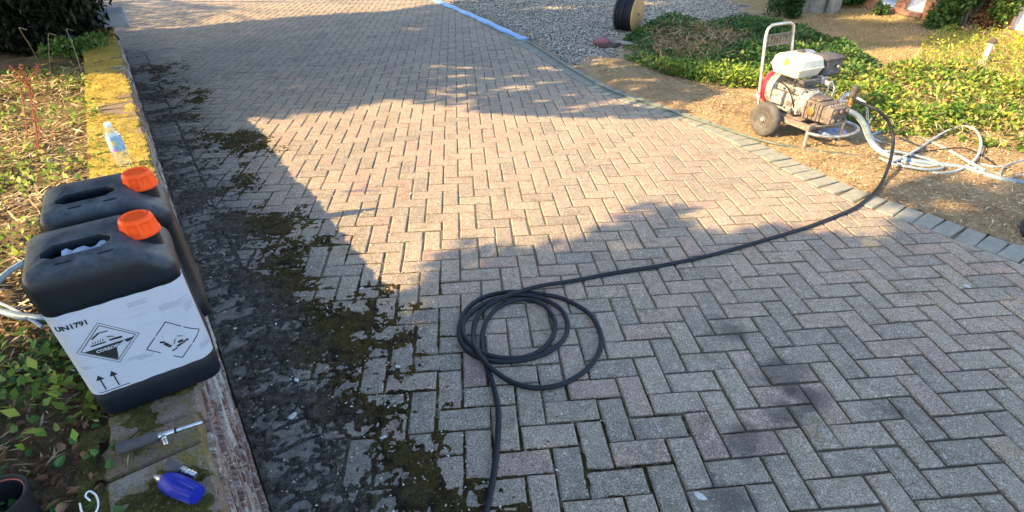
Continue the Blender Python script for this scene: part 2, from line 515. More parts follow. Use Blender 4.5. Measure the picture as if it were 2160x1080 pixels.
M['log'] = mat('dead branch bark', (.07, .05, .04), .95, build=b_worn((.10, .075, .06), (.04, .03, .025), 9, .01))
M['redcloth'] = mat('faded red cloth', (.35, .12, .12), .9, build=b_worn((.36, .13, .13), (.25, .08, .08), 20, .003))
M['housebrick'] = mat('orange house brick', (.48, .22, .12), .9, build=lambda t, b: (lambda n: (t.links.new(n.mix(1.0, n.ramp(n.attr(), [(0, (.38, .16, .09)), (.5, (.50, .23, .12)), (1, (.58, .30, .17))]), n.ramp(n.noise(40, 4), [(.3, .7), (.7, 1.2)]), 'MULTIPLY'), b.inputs['Base Color'])))(N(t)))
M['mortar'] = mat('mortar', (.42, .37, .31), .95)
M['upvc'] = mat('white window frame', (.78, .79, .80), .35)
M['glass'] = mat('window glass', (.30, .45, .60), .05, spec=1.0, build=lambda t, b: (lambda n: t.links.new(n.mix(n.noise(.8, 3), (.20, .33, .45), (.42, .55, .66)), b.inputs['Base Color']))(N(t)))
M['curtain'] = mat('white net curtain', (.80, .81, .85), .8)
M['sill'] = mat('tile sill', (.30, .17, .13), .8, build=b_worn((.34, .2, .15), (.22, .12, .09), 10, .003))
M['slab'] = mat('grey concrete', (.30, .33, .35), .9, build=b_worn((.32, .36, .39), (.24, .26, .27), 14, .003))
M['stone'] = mat('pale stone', (.50, .50, .46), .9, build=b_worn((.56, .56, .52), (.40, .40, .36), 12, .003))
M['road'] = mat('pale concrete road', (.52, .47, .42), .95, build=b_worn((.56, .50, .45), (.48, .43, .38), 2, .004))
M['pet'] = mat('clear plastic bottle', (.93, .97, 1.0), .08, trans=.92, ior=1.25)
M['bottlecap'] = mat('white bottle cap', (.75, .80, .82), .4)
M['bottlelabel'] = mat('blue bottle label', (.20, .38, .52), .45, build=b_worn((.16, .34, .50), (.34, .50, .60), 60, .0002))
M['pinkdot'] = mat('pink print', (.62, .16, .50), .5)
M['yellowprint'] = mat('pale yellow print', (.62, .55, .22), .5)
M['pot'] = mat('black plant pot', (.015, .015, .018), .5)
M['potrim'] = mat('red brown rim', (.20, .055, .04), .6)
M['string'] = mat('white string', (.70, .72, .66), .8)
M['boot'] = mat('worn boot leather', (.035, .030, .028), .7, build=b_plastic(.2))
M['boottoe'] = mat('navy rubber', (.012, .016, .032), .5, build=b_plastic(.1))
M['ground'] = M['soil']

# ------------------------------------------------------------------ frames of reference
U = np.array([-.4837, .8752]); NO = np.array([.8752, .4837])   # along the wall / out towards the drive
W0 = np.array([-1.195, -.25])
WH = .45
def wp(s, d): return W0 + U * s + NO * d
EDGE = [(3.1, -1.9), (2.98, -.6), (2.75, .25), (2.43, .90), (2.31, 1.10), (2.19, 1.31), (2.06, 1.51), (1.95, 1.72), (1.86, 2.0), (1.77, 2.35), (1.66, 2.72),
        (1.49, 3.07), (1.26, 3.45), (.98, 3.95), (.78, 4.6), (.57, 5.45), (.35, 6.33), (-.02, 7.6), (-.44, 8.75), (-.86, 9.84), (-1.5, 11.8), (-2.1, 13.5)]
ES = spline([(x, y, 0) for x, y in EDGE], .04)
# even spacing of 0.104 along the kerb for the edging blocks
acc = 0; blocks = []; nxt = 0.0
for a, b in zip(ES[:-1], ES[1:]):
    L = (b - a).length
    while nxt <= acc + L:
        q = a.lerp(b, (nxt - acc) / L)
        blocks.append((q, (b - a).normalized()))
        nxt += .1045
    acc += L
inner = [(q.x - tt.y * .202, q.y + tt.x * .202) for q, tt in blocks]
inner = [(p[0], p[1]) for p in inner]
edge_np = np.array([(q.x, q.y) for q, _ in blocks])
def edge_x(y):   # outer edge x for given y
    return np.interp(y, edge_np[:, 1], edge_np[:, 0])
IX = np.array(inner)
def inner_x(y): return np.interp(y, IX[:, 1], IX[:, 0])

# ------------------------------------------------------------------ ground sheet
g = idx_mesh('ground', [(-90, -90, -.12), (90, -90, -.12), (90, 90, -.12), (-90, 90, -.12)], [(0, 1, 2, 3)])
tag(link('ground', g, M['soil']), kind='structure')
g = idx_mesh('road', [(-14, 7.2, -.022), (-6.2, 7.2, -.022), (-6.2, 9.2, -.022), (-3.6, 11.3, -.022), (-3.6, 16, -.022), (-14, 16, -.022)], [(0, 1, 2, 3, 4, 5)])
tag(link('road', g, M['road']), kind='structure')

# ------------------------------------------------------------------ driveway of herringbone bricks
gx = np.arange(-14, 3.3, .07); gy = np.arange(-2.0, 13.5, .07)
GX, GY = np.meshgrid(gx, gy, indexing='ij')
lvl = np.interp(GY, [-.3, 1.3], [-.0150, -.0050]) + (NZ.fbm(GX*6, GY*6, 3)-.5)*.006
lvl = np.where((GX > edge_x(GY) - .1) , -.014, lvl)
gid = np.arange(GX.size).reshape(GX.shape)
gq = np.stack([gid[:-1, :-1], gid[1:, :-1], gid[1:, 1:], gid[:-1, 1:]], -1)
gcx = GX[:-1, :-1]+.035; gcy = GY[:-1, :-1]+.035
gdw = (gcx-W0[0])*NO[0] + (gcy-W0[1])*NO[1]; gs = (gcx-W0[0])*U[0] + (gcy-W0[1])*U[1]
gm_ = (gcx < edge_x(gcy) - .02) & ((gdw > -.12) | (gs > 7.3)) & ~((gcx < -6.1) & (gcy < 9.3))
base = idx_mesh('driveway', np.stack([GX, GY, lvl], -1).reshape(-1, 3), gq[gm_])
drive = link('driveway', base, M['joint'])
tag(drive, kind='structure')

def chamfer(poly, z, tilt=(0, 0), ch=.005, top=0.0, bot=-.05, gap=.0038):
    """poly: ccw 2-D outline. returns verts, faces of a paver with a bevelled rim"""
    P = np.array(poly, float)
    n = len(P)
    def inset(P, d):
        out = []
        for i in range(n):
            a, b, c = P[i-1], P[i], P[(i+1) % n]
            e1 = (b-a) / (np.linalg.norm(b-a)+1e-9); e2 = (c-b) / (np.linalg.norm(c-b)+1e-9)
            n1 = np.array([-e1[1], e1[0]]); n2 = np.array([-e2[1], e2[0]])
            k = 1 + n1 @ n2
            out.append(b + (n1 + n2) * d / max(k, .35))
        return np.array(out)
    c = P.mean(0)
    A = inset(P, gap); B = inset(P, gap + ch)
    hz = lambda p, dz: z + dz + (p[0]-c[0]) * tilt[0] + (p[1]-c[1]) * tilt[1]
    V = [(p[0], p[1], bot) for p in A] + [(p[0], p[1], hz(p, -ch*.8)) for p in A] + [(p[0], p[1], hz(p, 0)) for p in B]
    F = []
    for i in range(n):
        j = (i+1) % n
        F.append((i, j, j+n, i+n)); F.append((i+n, j+n, j+2*n, i+2*n))
    F.append(tuple(i + 2*n for i in range(n)))
    return V, F

def clip(poly, p, nrm):
    out = []
    for i in range(len(poly)):
        a, b = np.array(poly[i]), np.array(poly[(i+1) % len(poly)])
        da, db = (a-p) @ nrm, (b-p) @ nrm
        if da >= 0: out.append(tuple(a))
        if (da >= 0) != (db >= 0): out.append(tuple(a + (b-a) * da / (da-db)))
    return out
def area(P):
    return .5 * abs(sum(P[i][0]*P[(i+1) % len(P)][1] - P[(i+1) % len(P)][0]*P[i][1] for i in range(len(P))))

bricks = []
for b in range(-140, 22):
    for a in range(-90, 36):
        if (a + b) % 4 == 0:
            for (ax, bx, wx, hx) in ((a, b, 2, 1), (a + 2, b, 1, 2)):
                x0, y1 = ax * .1, -bx * .1
                x1, y0 = x0 + wx * .1, y1 - hx * .1
                cx, cy = (x0+x1)/2, (y0+y1)/2
                if cy < -1.75 or cy > 13.2: continue
                if cx > inner_x(cy) + .15: continue
                dw = (np.array([cx, cy]) - W0) @ NO
                s = (np.array([cx, cy]) - W0) @ U
                if dw < .05 and s < 7.3: continue
                if cx < -6.2 - max(0, 0) and cy < 9.2: continue
                if cx < -4.5 and s < 7.3 and dw < 0: continue
                full = True
                P = [(x0, y0), (x1, y0), (x1, y1), (x0, y1)]
                if abs(cx - inner_x(cy)) < .25:
                    k = int(np.argmin((IX[:, 0]-cx)**2 + (IX[:, 1]-cy)**2)); k = min(max(k, 1), len(IX)-2)
                    tt = IX[k+1] - IX[k-1]; tt = tt / np.linalg.norm(tt)
                    Q = clip(P, IX[k], np.array([-tt[1], tt[0]]))
                    if len(Q) < 3 or area(Q) < .0012: continue
                    if area(Q) < .0199: full = False; P = Q
                if dw < .35 and s < 7.3:
                    Q = clip(P, wp(0, .208), NO)
                    if len(Q) < 3 or area(Q) < .0012: continue
                    if area(Q) < .0199: full = False; P = Q
                c = ROT.inverted() @ (Vector((cx, cy, 0)) - Vector(CAM))
                vis = c.z < -.1 and abs(c.x / -c.z) * FOC < 1130 and abs(c.y / -c.z) * FOC < 590
                bricks.append((full and vis, -c.z, P, wx, cx, cy, full))
order = sorted([i for i, q in enumerate(bricks) if q[0]], key=lambda i: bricks[i][1])
single = set(order[:300])
variants = []
for k in range(14):
    cvx, cvy = .1, .05
    j = [rng.normal(0, .0017, 2) for _ in range(4)]
    P = [(-.1 + j[0][0], -.05 + j[0][1]), (.1 + j[1][0], -.05 + j[1][1]), (.1 + j[2][0], .05 + j[2][1]), (-.1 + j[3][0], .05 + j[3][1])]
    V, F = chamfer(P, 0, ch=.005 + .0025 * rng.random(), gap=.0046)
    me = idx_mesh('brick', V, F, tint=[(k + .5) / 14] * len(F))
    me.materials.append(M['brick'])
    variants.append(me)
VV = []; FF = []; TT = []
for i, (ok, dep, P, wx, cx, cy, full) in enumerate(bricks):
    dz = float(rng.normal(0, .0011)); tx, ty = rng.normal(0, .010, 2)
    jx, jy = rng.normal(0, .0010, 2)
    if i in single:
        o = bpy.data.objects.new('brick', variants[rng.integers(14)])
        col.objects.link(o); o.parent = drive
        o.location = (cx + jx, cy + jy, dz)
        o.rotation_euler = (ty * .9, -tx * .9, (0 if wx == 2 else math.pi / 2) + rng.normal(0, .006) + (math.pi if rng.random() < .5 else 0))
    else:
        V, F = chamfer(P, dz, (tx, ty))
        bb = len(VV); VV += V; FF += [tuple(bb + q for q in f) for f in F]; TT += [float(rng.random())] * len(F)
fld = link('brick_field', idx_mesh('brick_field', VV, FF, TT), M['brick'], drive)
tag(fld, kind='stuff')
# kerb blocks along the curved right edge
variants = []
for k in range(6):
    j = rng.normal(0, .0015, (4, 2))
    P = [(-.05 + j[0][0], 0 + j[0][1]), (.05 + j[1][0], 0 + j[1][1]), (.05 + j[2][0], .2 + j[2][1]), (-.05 + j[3][0], .2 + j[3][1])]
    V, F = chamfer(P, 0, ch=.006, gap=.003)
    me = idx_mesh('edging_block', V, F); me.materials.append(M['edging']); variants.append(me)
for q, tt in blocks:
    o = bpy.data.objects.new('edging_block', variants[rng.integers(6)])
    col.objects.link(o); o.parent = drive
    o.location = (q.x, q.y, .001 + rng.normal(0, .0015))
    o.rotation_euler = (rng.normal(0, .012), rng.normal(0, .012), math.atan2(tt.y, tt.x) + rng.normal(0, .01))
# soldier course beside the wall
variants = []
for k in range(6):
    j = rng.normal(0, .002, (4, 2))
    P = [(-.05 + j[0][0], 0 + j[0][1]), (.05 + j[1][0], 0 + j[1][1]), (.05 + j[2][0], .2 + j[2][1]), (-.05 + j[3][0], .2 + j[3][1])]
    V, F = chamfer(P, 0, ch=.007, gap=.004)
    me = idx_mesh('border_brick', V, F, tint=[(k + .5) / 6 * .5] * len(F)); me.materials.append(M['brick']); variants.append(me)
s = -1.5
while s < 7.2:
    o = bpy.data.objects.new('border_brick', variants[rng.integers(6)])
    col.objects.link(o); o.parent = drive
    p = wp(s, .003)
    o.location = (p[0], p[1], rng.normal(0, .002))
    o.rotation_euler = (rng.normal(0, .015), rng.normal(0, .015), math.atan2(U[1], U[0]) + math.pi + rng.normal(0, .008))
    s += .1035

# moss, silt and litter over the strip beside the wall
st = .008
ss = np.arange(-1.4, 6.4, st); dd = np.arange(0.0, 1.35, st)
S_, D_ = np.meshgrid(ss, dd, indexing='ij')
X_ = W0[0] + U[0]*S_ + NO[0]*D_; Y_ = W0[1] + U[1]*S_ + NO[1]*D_
n1 = NZ.fbm(X_*3.1 + 5, Y_*3.1 + 40, 5); n2 = NZ.fbm(X_*26, Y_*26, 3); n3 = NZ.fbm(X_*1.4+90, Y_*1.4, 2)
edge_ = .78 + (n3-.5)*.75 - np.clip(S_-1.0, 0, 6)*.05
cover = np.clip((edge_ - D_)/.30, 0, 1); cover = cover*cover*(3-2*cover)
nearwall = np.clip(1 - D_/.035, 0, 1)
n5 = NZ.fbm(X_*62+3, Y_*62+17, 2)
n4 = NZ.fbm(X_*9.5+33, Y_*9.5+71, 5)
cover2 = np.clip((edge_ + .25 - D_)/.30, 0, 1)
Z_ = -.0125 + .0105*np.maximum(cover, cover2*(n4 > .47)) + .075*np.clip(n1 - .520 - .035*np.clip((.34-D_)/.1, 0, 1)*(S_ < 1.2) + (n4-.5)*.75 + (n5-.5)*.40 + .05*np.clip(1 - np.abs(D_-.45)/.22, 0, 1) , 0, .14)*cover + .006*nearwall + (n2-.5)*.004 + (n5-.5)*.008
keep = Z_ > -.0112
DM = (S_, D_, Z_, keep & (Z_ > -.0035) & (D_ > .02))
kk = keep[:-1, :-1] | keep[1:, :-1] | keep[:-1, 1:] | keep[1:, 1:]
vid = np.arange(S_.size).reshape(S_.shape)
q = np.stack([vid[:-1, :-1], vid[:-1, 1:], vid[1:, 1:], vid[1:, :-1]], -1)[kk]
me = idx_mesh('moss', np.stack([X_, Y_, Z_], -1).reshape(-1, 3), q)
mo = link('moss', me, M['moss'], None, 180); tag(mo, 'dark brown and olive moss spread over the bricks beside the wall', 'moss', kind='stuff')

def leaf_quads(P, size, dirs=None, flat=.6, aspect=.45, fold=.2, up=0.0):
    """little folded leaves; P (N,3)"""
    n = len(P)
    size = np.broadcast_to(size, (n,))
    th = rng.random(n) * 2*np.pi
    el = rng.normal(up, flat, n)
    d = np.stack([np.cos(th)*np.cos(el), np.sin(th)*np.cos(el), np.sin(el)], -1) if dirs is None else dirs
    r = rng.normal(0, 1, (n, 3)) * np.array([flat, flat, .25]) + np.array([0, 0, 1.0])
    s_ = np.cross(d, r); s_ /= np.linalg.norm(s_, axis=1)[:, None] + 1e-9
    nn = np.cross(s_, d)
    L = size[:, None]; wd = L * aspect
    a = P; b = P + d*L*.45 + s_*wd*.5 + nn*L*fold*.5; c = P + d*L; e = P + d*L*.45 - s_*wd*.5 + nn*L*fold*.5
    return np.stack([a, b, c, e], 1)
def leaf_halves(P, size, flat=.4, aspect=.8, fold=.3, up=.25):
    """broader leaves of two four-sided halves with a shaped outline"""
    n = len(P); size = np.broadcast_to(size, (n,))
    th = rng.random(n)*2*np.pi; el = rng.normal(up, flat, n)
    d = np.stack([np.cos(th)*np.cos(el), np.sin(th)*np.cos(el), np.sin(el)], -1)
    r = rng.normal(0, 1, (n, 3))*np.array([flat, flat, .25]) + np.array([0, 0, 1.0])
    s_ = np.cross(d, r); s_ /= np.linalg.norm(s_, axis=1)[:, None] + 1e-9
    nn = np.cross(s_, d); L = size[:, None]; w_ = L*aspect*.5; out = []
    for sg in (-1, 1):
        out.append(np.stack([P, P + d*L*.18 + sg*s_*w_*.85 + nn*L*fold*.4, P + d*L*.62 + sg*s_*w_*.8 + nn*L*fold*.3, P + d*L - nn*L*fold*.3], 1))
    return np.concatenate(out)
def scatter2(name, P, size, matl, label, cat, tint=None, **k):
    Q = leaf_halves(np.asarray(P, float), size, **k)
    t_ = rng.random(len(P)) if tint is None else tint
    return tag(link(name, quads_mesh(name, Q, 4, np.concatenate([t_, t_])), matl), label, cat, kind='stuff')
def scatter(name, P, size, matl, label=None, cat=None, tint=None, kind='stuff', parent=None, **k):
    Q = leaf_quads(np.asarray(P, float), size, **k)
    me = quads_mesh(name, Q, 4, rng.random(len(Q)) if tint is None else tint)
    o = link(name, me, matl, parent)
    return tag(o, label, cat, kind=kind)
def rand_in(poly, n):
    P = np.array(poly); lo = P.min(0); hi = P.max(0); out = []
    while sum(map(len, out)) < n:
        q = rng.random((n, 2)) * (hi-lo) + lo
        out.append(q[inside(poly, q[:, 0], q[:, 1])])
    return np.concatenate(out)[:n]

# litter on the drive (pale seed cases, chips of leaf)
pol = [tuple(wp(-1.2, .02)), tuple(wp(-1.2, 1.2)), tuple(wp(4.5, .8)), tuple(wp(4.5, .02))]
p = rand_in(pol, 11000); dd_ = (p - W0) @ NO
p = p[rng.random(len(p)) < np.clip(1.1 - np.abs(dd_-.45)*1.2, .05, 1)]
scatter('drive_litter', np.c_[p, np.full(len(p), .004) + rng.random(len(p))*.005], .004 + .012 * rng.random(len(p))**3, M['debris'], 'pale specks of dry leaf litter on the mossy bricks', 'leaf litter', flat=.25, aspect=.6)
p = rand_in([(-1.2, -.9), (3, -.9), (1.6, 2.8), (-1.5, 3)], 700)
scatter('loose_grit', np.c_[p, np.full(len(p), .003)], .003 + .008 * rng.random(len(p))**3, M['debris'], 'sparse pale grit scattered over the brick driveway', 'grit', flat=.25, aspect=.7)
# larger pale chips, each its own
def chip(px, py, L, lab):
    q = at(px, py, .004)
    mb = MB(); a0 = rng.random()*6.28; n = 7
    rr = L * (.42 + .16 * rng.random(n))
    mb.loft([[(rr[i]*math.cos(a0+i*6.283/n)*k, .62*rr[i]*math.sin(a0+i*6.283/n)*k, z) for i in range(n)] for z, k in ((0, .9), (.0025, 1.0), (.005, .75))])
    o = mb.build('stone_chip', M['stone'], None, 30); o.location = (q.x, q.y, .006 if px < 700 else .001)
    o.rotation_euler = (0, 0, rng.random()*3)
    tag(o, lab, 'stone chip', 'pale stone chips on the driveway')
chip(625, 803, .026, 'small white stone chip in the dark moss, halfway along the can')
chip(617, 879, .038, 'largest pale grey stone chip on the dark bricks beside the wall')
chip(838, 773, .026, 'pale grey round chip on bricks left of the hose coil')
chip(808, 922, .026, 'white splinter of stone in the moss left of the hose end')
chip(495, 695, .024, 'white stone chip on the dirty bricks close to the can')
chip(2040, 603, .034, 'pale flat chip on the bricks near the right kerb')
chip(1477, 1046, .040, 'pale oval chip on a brick at the bottom right')
chip(866, 408, .030, 'pale curled chip alone on the sunlit bricks')
chip(762, 608, .022, 'tiny white chip at the foot of the sunlit triangle')

# ------------------------------------------------------------------ retaining wall
wall = empty('retaining_wall', (W0[0], W0[1], 0), 0, 'low weathered brick retaining wall with golden moss on its coping', 'wall')
def wl(s, d, z):
    p = wp(s, d); return (p[0] - W0[0], p[1] - W0[1], z)
ANG = math.atan2(U[1], U[0])
def setback(s): return .058 * min(1, max(0, 1 - (s + .1) / 1.5))
# solid core behind the bricks
mb = MB()
mb.add([wl(-1.6, -.26, -.1), wl(7.25, -.26, -.1), wl(7.25, -.05, -.1), wl(-1.6, -.09, -.1), wl(-1.6, -.24, WH-.055), wl(7.25, -.24, WH-.055), wl(7.25, -.05, WH-.055), wl(-1.6, -.09, WH-.055)],
       [(0,3,2,1),(4,5,6,7),(0,1,5,4),(1,2,6,5),(2,3,7,6),(3,0,4,7)])
core = mb.build('core', M['mortar'], wall, 30)
def roughbrick(lx, ly, lz, t, b=.008, seed=0, sub=2):
    """rough block built of a small grid so that its edges wander; origin at a bottom corner"""
    r = np.random.default_rng(seed)
    bm = bmesh.new(); bmesh.ops.create_cube(bm, size=1.0)
    bmesh.ops.scale(bm, vec=(lx, ly, lz), verts=bm.verts)
    bmesh.ops.bevel(bm, geom=list(bm.edges), offset=b, segments=1, affect='EDGES')
    for v in bm.verts: v.co += Vector(r.normal(0, .0022, 3))
    me = bpy.data.meshes.new('b'); bm.to_mesh(me); bm.free()
    a = me.attributes.new('tint', 'FLOAT', 'FACE'); a.data.foreach_set('value', [t] * len(me.polygons))
    return me
cv = []
for k in range(8):
    me = roughbrick(.1045, .215, .062, k/7, .010, k); me.materials.append(M['coping']); cv.append(me)
s = -1.5; i = 0
while s < 7.2:
    o = bpy.data.objects.new('coping_brick', cv[rng.integers(8)])
    col.objects.link(o); o.parent = wall
    q = wl(s + .055, -.1075 - setback(s) - .004 + rng.normal(0, .003), WH - .031 + rng.normal(0, .002))
    o.location = q; o.rotation_euler = (rng.normal(0, .02), rng.normal(0, .02), ANG + rng.normal(0, .015))
    s += .112
fv = []
for k in range(10):
    me = roughbrick(.215, .10, .058, k/9, .006, 50+k); me.materials.append(M['face']); fv.append(me)
for c in range(6):
    z = -.02 + c * .067 + .029
    s = -1.55 + (.112 if c % 2 else 0)
    while s < 7.1:
        sb = setback(s) * (c + .5) / 6
        o = bpy.data.objects.new('wall_brick', fv[rng.integers(10)])
        col.objects.link(o); o.parent = wall
        o.location = wl(s + .11, -.052 - sb + rng.normal(0, .003), z)
        o.rotation_euler = (rng.normal(0, .015), rng.normal(0, .015), ANG + rng.normal(0, .01))
        s += .224
# moss cushion on the coping
st = .010
ss = np.arange(-1.3, 7.1, st); dd = np.arange(-.275, .012, st)
S_, D_ = np.meshgrid(ss, dd, indexing='ij')
sb_ = .058 * np.clip(1 - (S_ + .1)/1.5, 0, 1)
D2 = D_ - sb_
n1 = NZ.fbm(S_*7+30, D_*7+3, 4); n2 = NZ.fbm(S_*45, D_*45, 3); n3 = NZ.fbm(S_*2.2+7, D_*2.2+50, 3)
jt = np.exp(-(((S_ + 1.5) % .112 - .112*((S_+1.5) % .112 > .056)) / .012) ** 2)
amt = (n1-.5)*2.4 + (n3-.5)*2.6 + np.clip(.42 + S_*.25, .20, .62)
amt = amt - np.clip((D_ + .03) / .04, 0, 2) * (.5 + n2) * .5
Z_ = WH + np.clip(amt*.018 - .003, -.012, .014) + (n2-.5)*.012 - jt*.006
keep = (Z_ > WH - .009) & (D_ < -.004 + (n2-.5)*.02)
kk = keep[:-1, :-1] & keep[1:, :-1] & keep[:-1, 1:] & keep[1:, 1:]
vid = np.arange(S_.size).reshape(S_.shape)
q = np.stack([vid[:-1, :-1], vid[1:, :-1], vid[1:, 1:], vid[:-1, 1:]], -1)[kk]
Xl = U[0]*S_ + NO[0]*D2; Yl = U[1]*S_ + NO[1]*D2
me = idx_mesh('wall_moss', np.stack([Xl, Yl, Z_], -1).reshape(-1, 3), q)
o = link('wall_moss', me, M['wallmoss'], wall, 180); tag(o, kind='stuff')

def tufts(name, S, D, Z, ok, n, ml, lab, parent, sz, local):
    ii = np.argwhere(ok); ii = ii[rng.integers(len(ii), size=n)]
    x = (U[0]*S + NO[0]*D)[ii[:, 0], ii[:, 1]]; y = (U[1]*S + NO[1]*D)[ii[:, 0], ii[:, 1]]; z = Z[ii[:, 0], ii[:, 1]] - .001
    if not local: x = x + W0[0]; y = y + W0[1]
    P_ = np.c_[x + rng.normal(0, .004, n), y + rng.normal(0, .004, n), z]
    o_ = link(name, quads_mesh(name, leaf_quads(P_, sz*(.6+.9*rng.random(n)), flat=.5, aspect=.4, up=.8), 4, rng.random(n)), ml, parent)
    tag(o_, lab, 'moss' if lab else None, kind='stuff')
ok_ = keep & (Z_ > WH - .003)
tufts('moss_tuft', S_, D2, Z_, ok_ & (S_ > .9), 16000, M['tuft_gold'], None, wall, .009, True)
tufts('moss_tuft', S_, D2, Z_, ok_ & (S_ <= 1.1), 14000, M['tuft_shaded'], None, wall, .0055, True)
tufts('moss_tufts', *DM, 26000, M['tuft_brown'], 'short brown olive moss tufts and crumbs on the dirty bricks', None, .007, False)

# ------------------------------------------------------------------ garden bed left of the wall
st = .05
ss = np.arange(-2.4, 7.6, st); dd = np.arange(-9, -.225, st)
S_, D_ = np.meshgrid(ss, dd, indexing='ij')
X_ = W0[0] + U[0]*S_ + NO[0]*D_; Y_ = W0[1] + U[1]*S_ + NO[1]*D_
Z_ = WH - .045 + (NZ.fbm(X_*2, Y_*2, 4) - .5) * .09 * np.clip((-.23 - D_)/.3, .1, 1)
vid = np.arange(S_.size).reshape(S_.shape)
q = np.stack([vid[:-1, :-1], vid[1:, :-1], vid[1:, 1:], vid[:-1, 1:]], -1).reshape(-1, 4)
me = idx_mesh('garden_bed', np.stack([X_, Y_, Z_], -1).reshape(-1, 3), q)
tag(link('garden_bed', me, M['bed'], None, 180), kind='structure')
# side wall of the raised bed at its far end so it does not float
mb = MB(); e0, e1 = wp(7.55, -.02), wp(7.55, -9)
mb.add([(e0[0], e0[1], -.1), (e1[0], e1[1], -.1), (e1[0], e1[1], WH-.02), (e0[0], e0[1], WH-.02)], [(0, 1, 2, 3)])
tag(mb.build('bank', M['bed'], None), kind='structure')

def bedpts(n, s0, s1, d0, d1, zmin=0, zmax=.06):
    s = rng.random(n)*(s1-s0)+s0; d = rng.random(n)*(d1-d0)+d0
    x = W0[0]+U[0]*s+NO[0]*d; y = W0[1]+U[1]*s+NO[1]*d
    z = WH - .045 + (NZ.fbm(x*2, y*2, 4)-.5)*.09 + zmin + (zmax-zmin)*rng.random(n)
    return np.c_[x, y, z], s, d
# straw, thick where the sun falls
P, s, d = bedpts(52000, -.9, 4.6, -2.9, -.22, 0, .05)
k = NZ.fbm(P[:, 0]*2.2+11, P[:, 1]*2.2, 4)
keep = rng.random(len(P)) < np.clip((k-.30)*5, .15, 1)*np.where(s < .55, .30, 1)
scatter('straw_litter', P[keep], .03 + .08*rng.random(keep.sum())**1.5*np.where(s[keep] < .55, .35, 1), M['straw'], 'tangled dry straw and dead stems over the garden bed', 'straw', flat=.22, aspect=.11, fold=.05)
P, s, d = bedpts(26000, -.9, 4.6, -2.9, -.20, .0, .08)
k = NZ.fbm(P[:, 0]*2.6+70, P[:, 1]*2.6+8, 4)
dens = np.clip((k-.44)*6, .03, 1) * np.where(s < .55, 1.0, .8)
keep = rng.random(len(P)) < dens
pk = P[keep]; tt_ = np.clip(rng.normal(.62, .16, len(pk)), 0, 1)
scatter('weed_leaves', pk, .018 + .03*rng.random(len(pk)), M['leaf_green'], 'yellow green weed leaves growing through the straw', 'weeds', tint=tt_, flat=.5, aspect=.55, up=.3)
# ivy in the shaded foreground
P, s, d = bedpts(9500, -1.3, .75, -1.6, -.13, .0, .07)
k = NZ.fbm(P[:, 0]*3.3+20, P[:, 1]*3.3+31, 3)
edge = d < -.26 + .10*np.clip(-s, -.4, .8)
keep = (rng.random(len(P)) < np.clip((k-.38)*6, .1, 1)) & edge
scatter2('ivy', P[keep], .012 + .019*rng.random(keep.sum()), M['leaf_ivy'], 'dark green ivy leaves creeping beside the coping in shade', 'ivy', tint=np.clip(rng.normal(.55, .25, keep.sum()), 0, 1), flat=.5)
P, s, d = bedpts(130, -.9, .4, -1.0, -.28, .02, .05)
scatter2('dead_leaves', P, .018 + .026*rng.random(len(P)), M['brown_leaf'], 'curled brown dead leaves lying among the ivy', 'dead leaves', flat=.4, aspect=.7, fold=.7)

P, s, d = bedpts(5200, -1.3, .9, -1.6, -.20, .0, .03)
scatter2('leaf_mould', P, .010 + .022*rng.random(len(P)), M['brown_leaf'], 'small dark crumbled leaves covering the shaded soil of the bed', 'leaf litter', tint=np.clip(rng.random(len(P))**2*.8, 0, 1), flat=.35, aspect=.6, fold=.4)
# red dock stems
dk = at(86, 335, .41)
dock = empty('dock_plant', dk, 0, 'rust red dock stems standing in the sunlit garden bed', 'weed')
tops = [((86, 335, .41), (62, 185, .80), .006), ((62, 185, .80), (20, 140, .92), .004), ((62, 185, .80), (40, 135, .93), .004), ((62, 190, .79), (82, 138, .90), .004),
        ((60, 300, .41), (42, 180, .72), .004), ((80, 320, .42), (75, 230, .66), .003), ((95, 300, .41), (66, 215, .70), .004)]
for a, b, r in tops:
    pa, pb = at(*a) - dk, at(*b) - dk
    mid = (pa + pb) / 2 + Vector((rng.normal(0, .008), rng.normal(0, .008), 0))
    MB().tube([pa, mid, pb], r*.65, 6, step=.02, rf=lambda t: 1 - .5*t).build('stem', M['dock'], dock)
Q = []
for a, b, r in tops:
    pa, pb = np.array(at(*a) - dk), np.array(at(*b) - dk)
    t = rng.random(150)[:, None]
    Q.append(pa + (pb-pa)*t + rng.normal(0, .008, (150, 3)))
Q = np.concatenate(Q)
me = quads_mesh('seed_husk', leaf_quads(Q, .004 + .006*rng.random(len(Q)), flat=1.0, aspect=.6), 4, rng.random(len(Q)))
o = link('seed_husk', me, M['dock'], dock); tag(o, kind='stuff')

# tall pale grass stalks near the dark shrub
for i, (a, b, lab) in enumerate((((105, 150, .42), (103, 70, .75), 'bent pale grass stalk with drooping tip in front of the dark shrub'), ((90, 150, .42), (40, 58, .85), 'long leaning pale grass stalk crossing the dark shrub'), ((175, 160, .42), (140, 60, .7), 'thin upright weed stalk beside the coping at the shrub'))):
    pa, pb = at(*a), at(*b)
    o = MB().tube([Vector((0, 0, 0)), (pb-pa)*.5 + Vector((0, .01, .02)), pb-pa, pb-pa + Vector((.03, .02, -.02))], .0024, 5, step=.03).build('grass_stalk', M['stalk'], None)
    o.location = pa
    tag(o, lab, 'grass stalk')

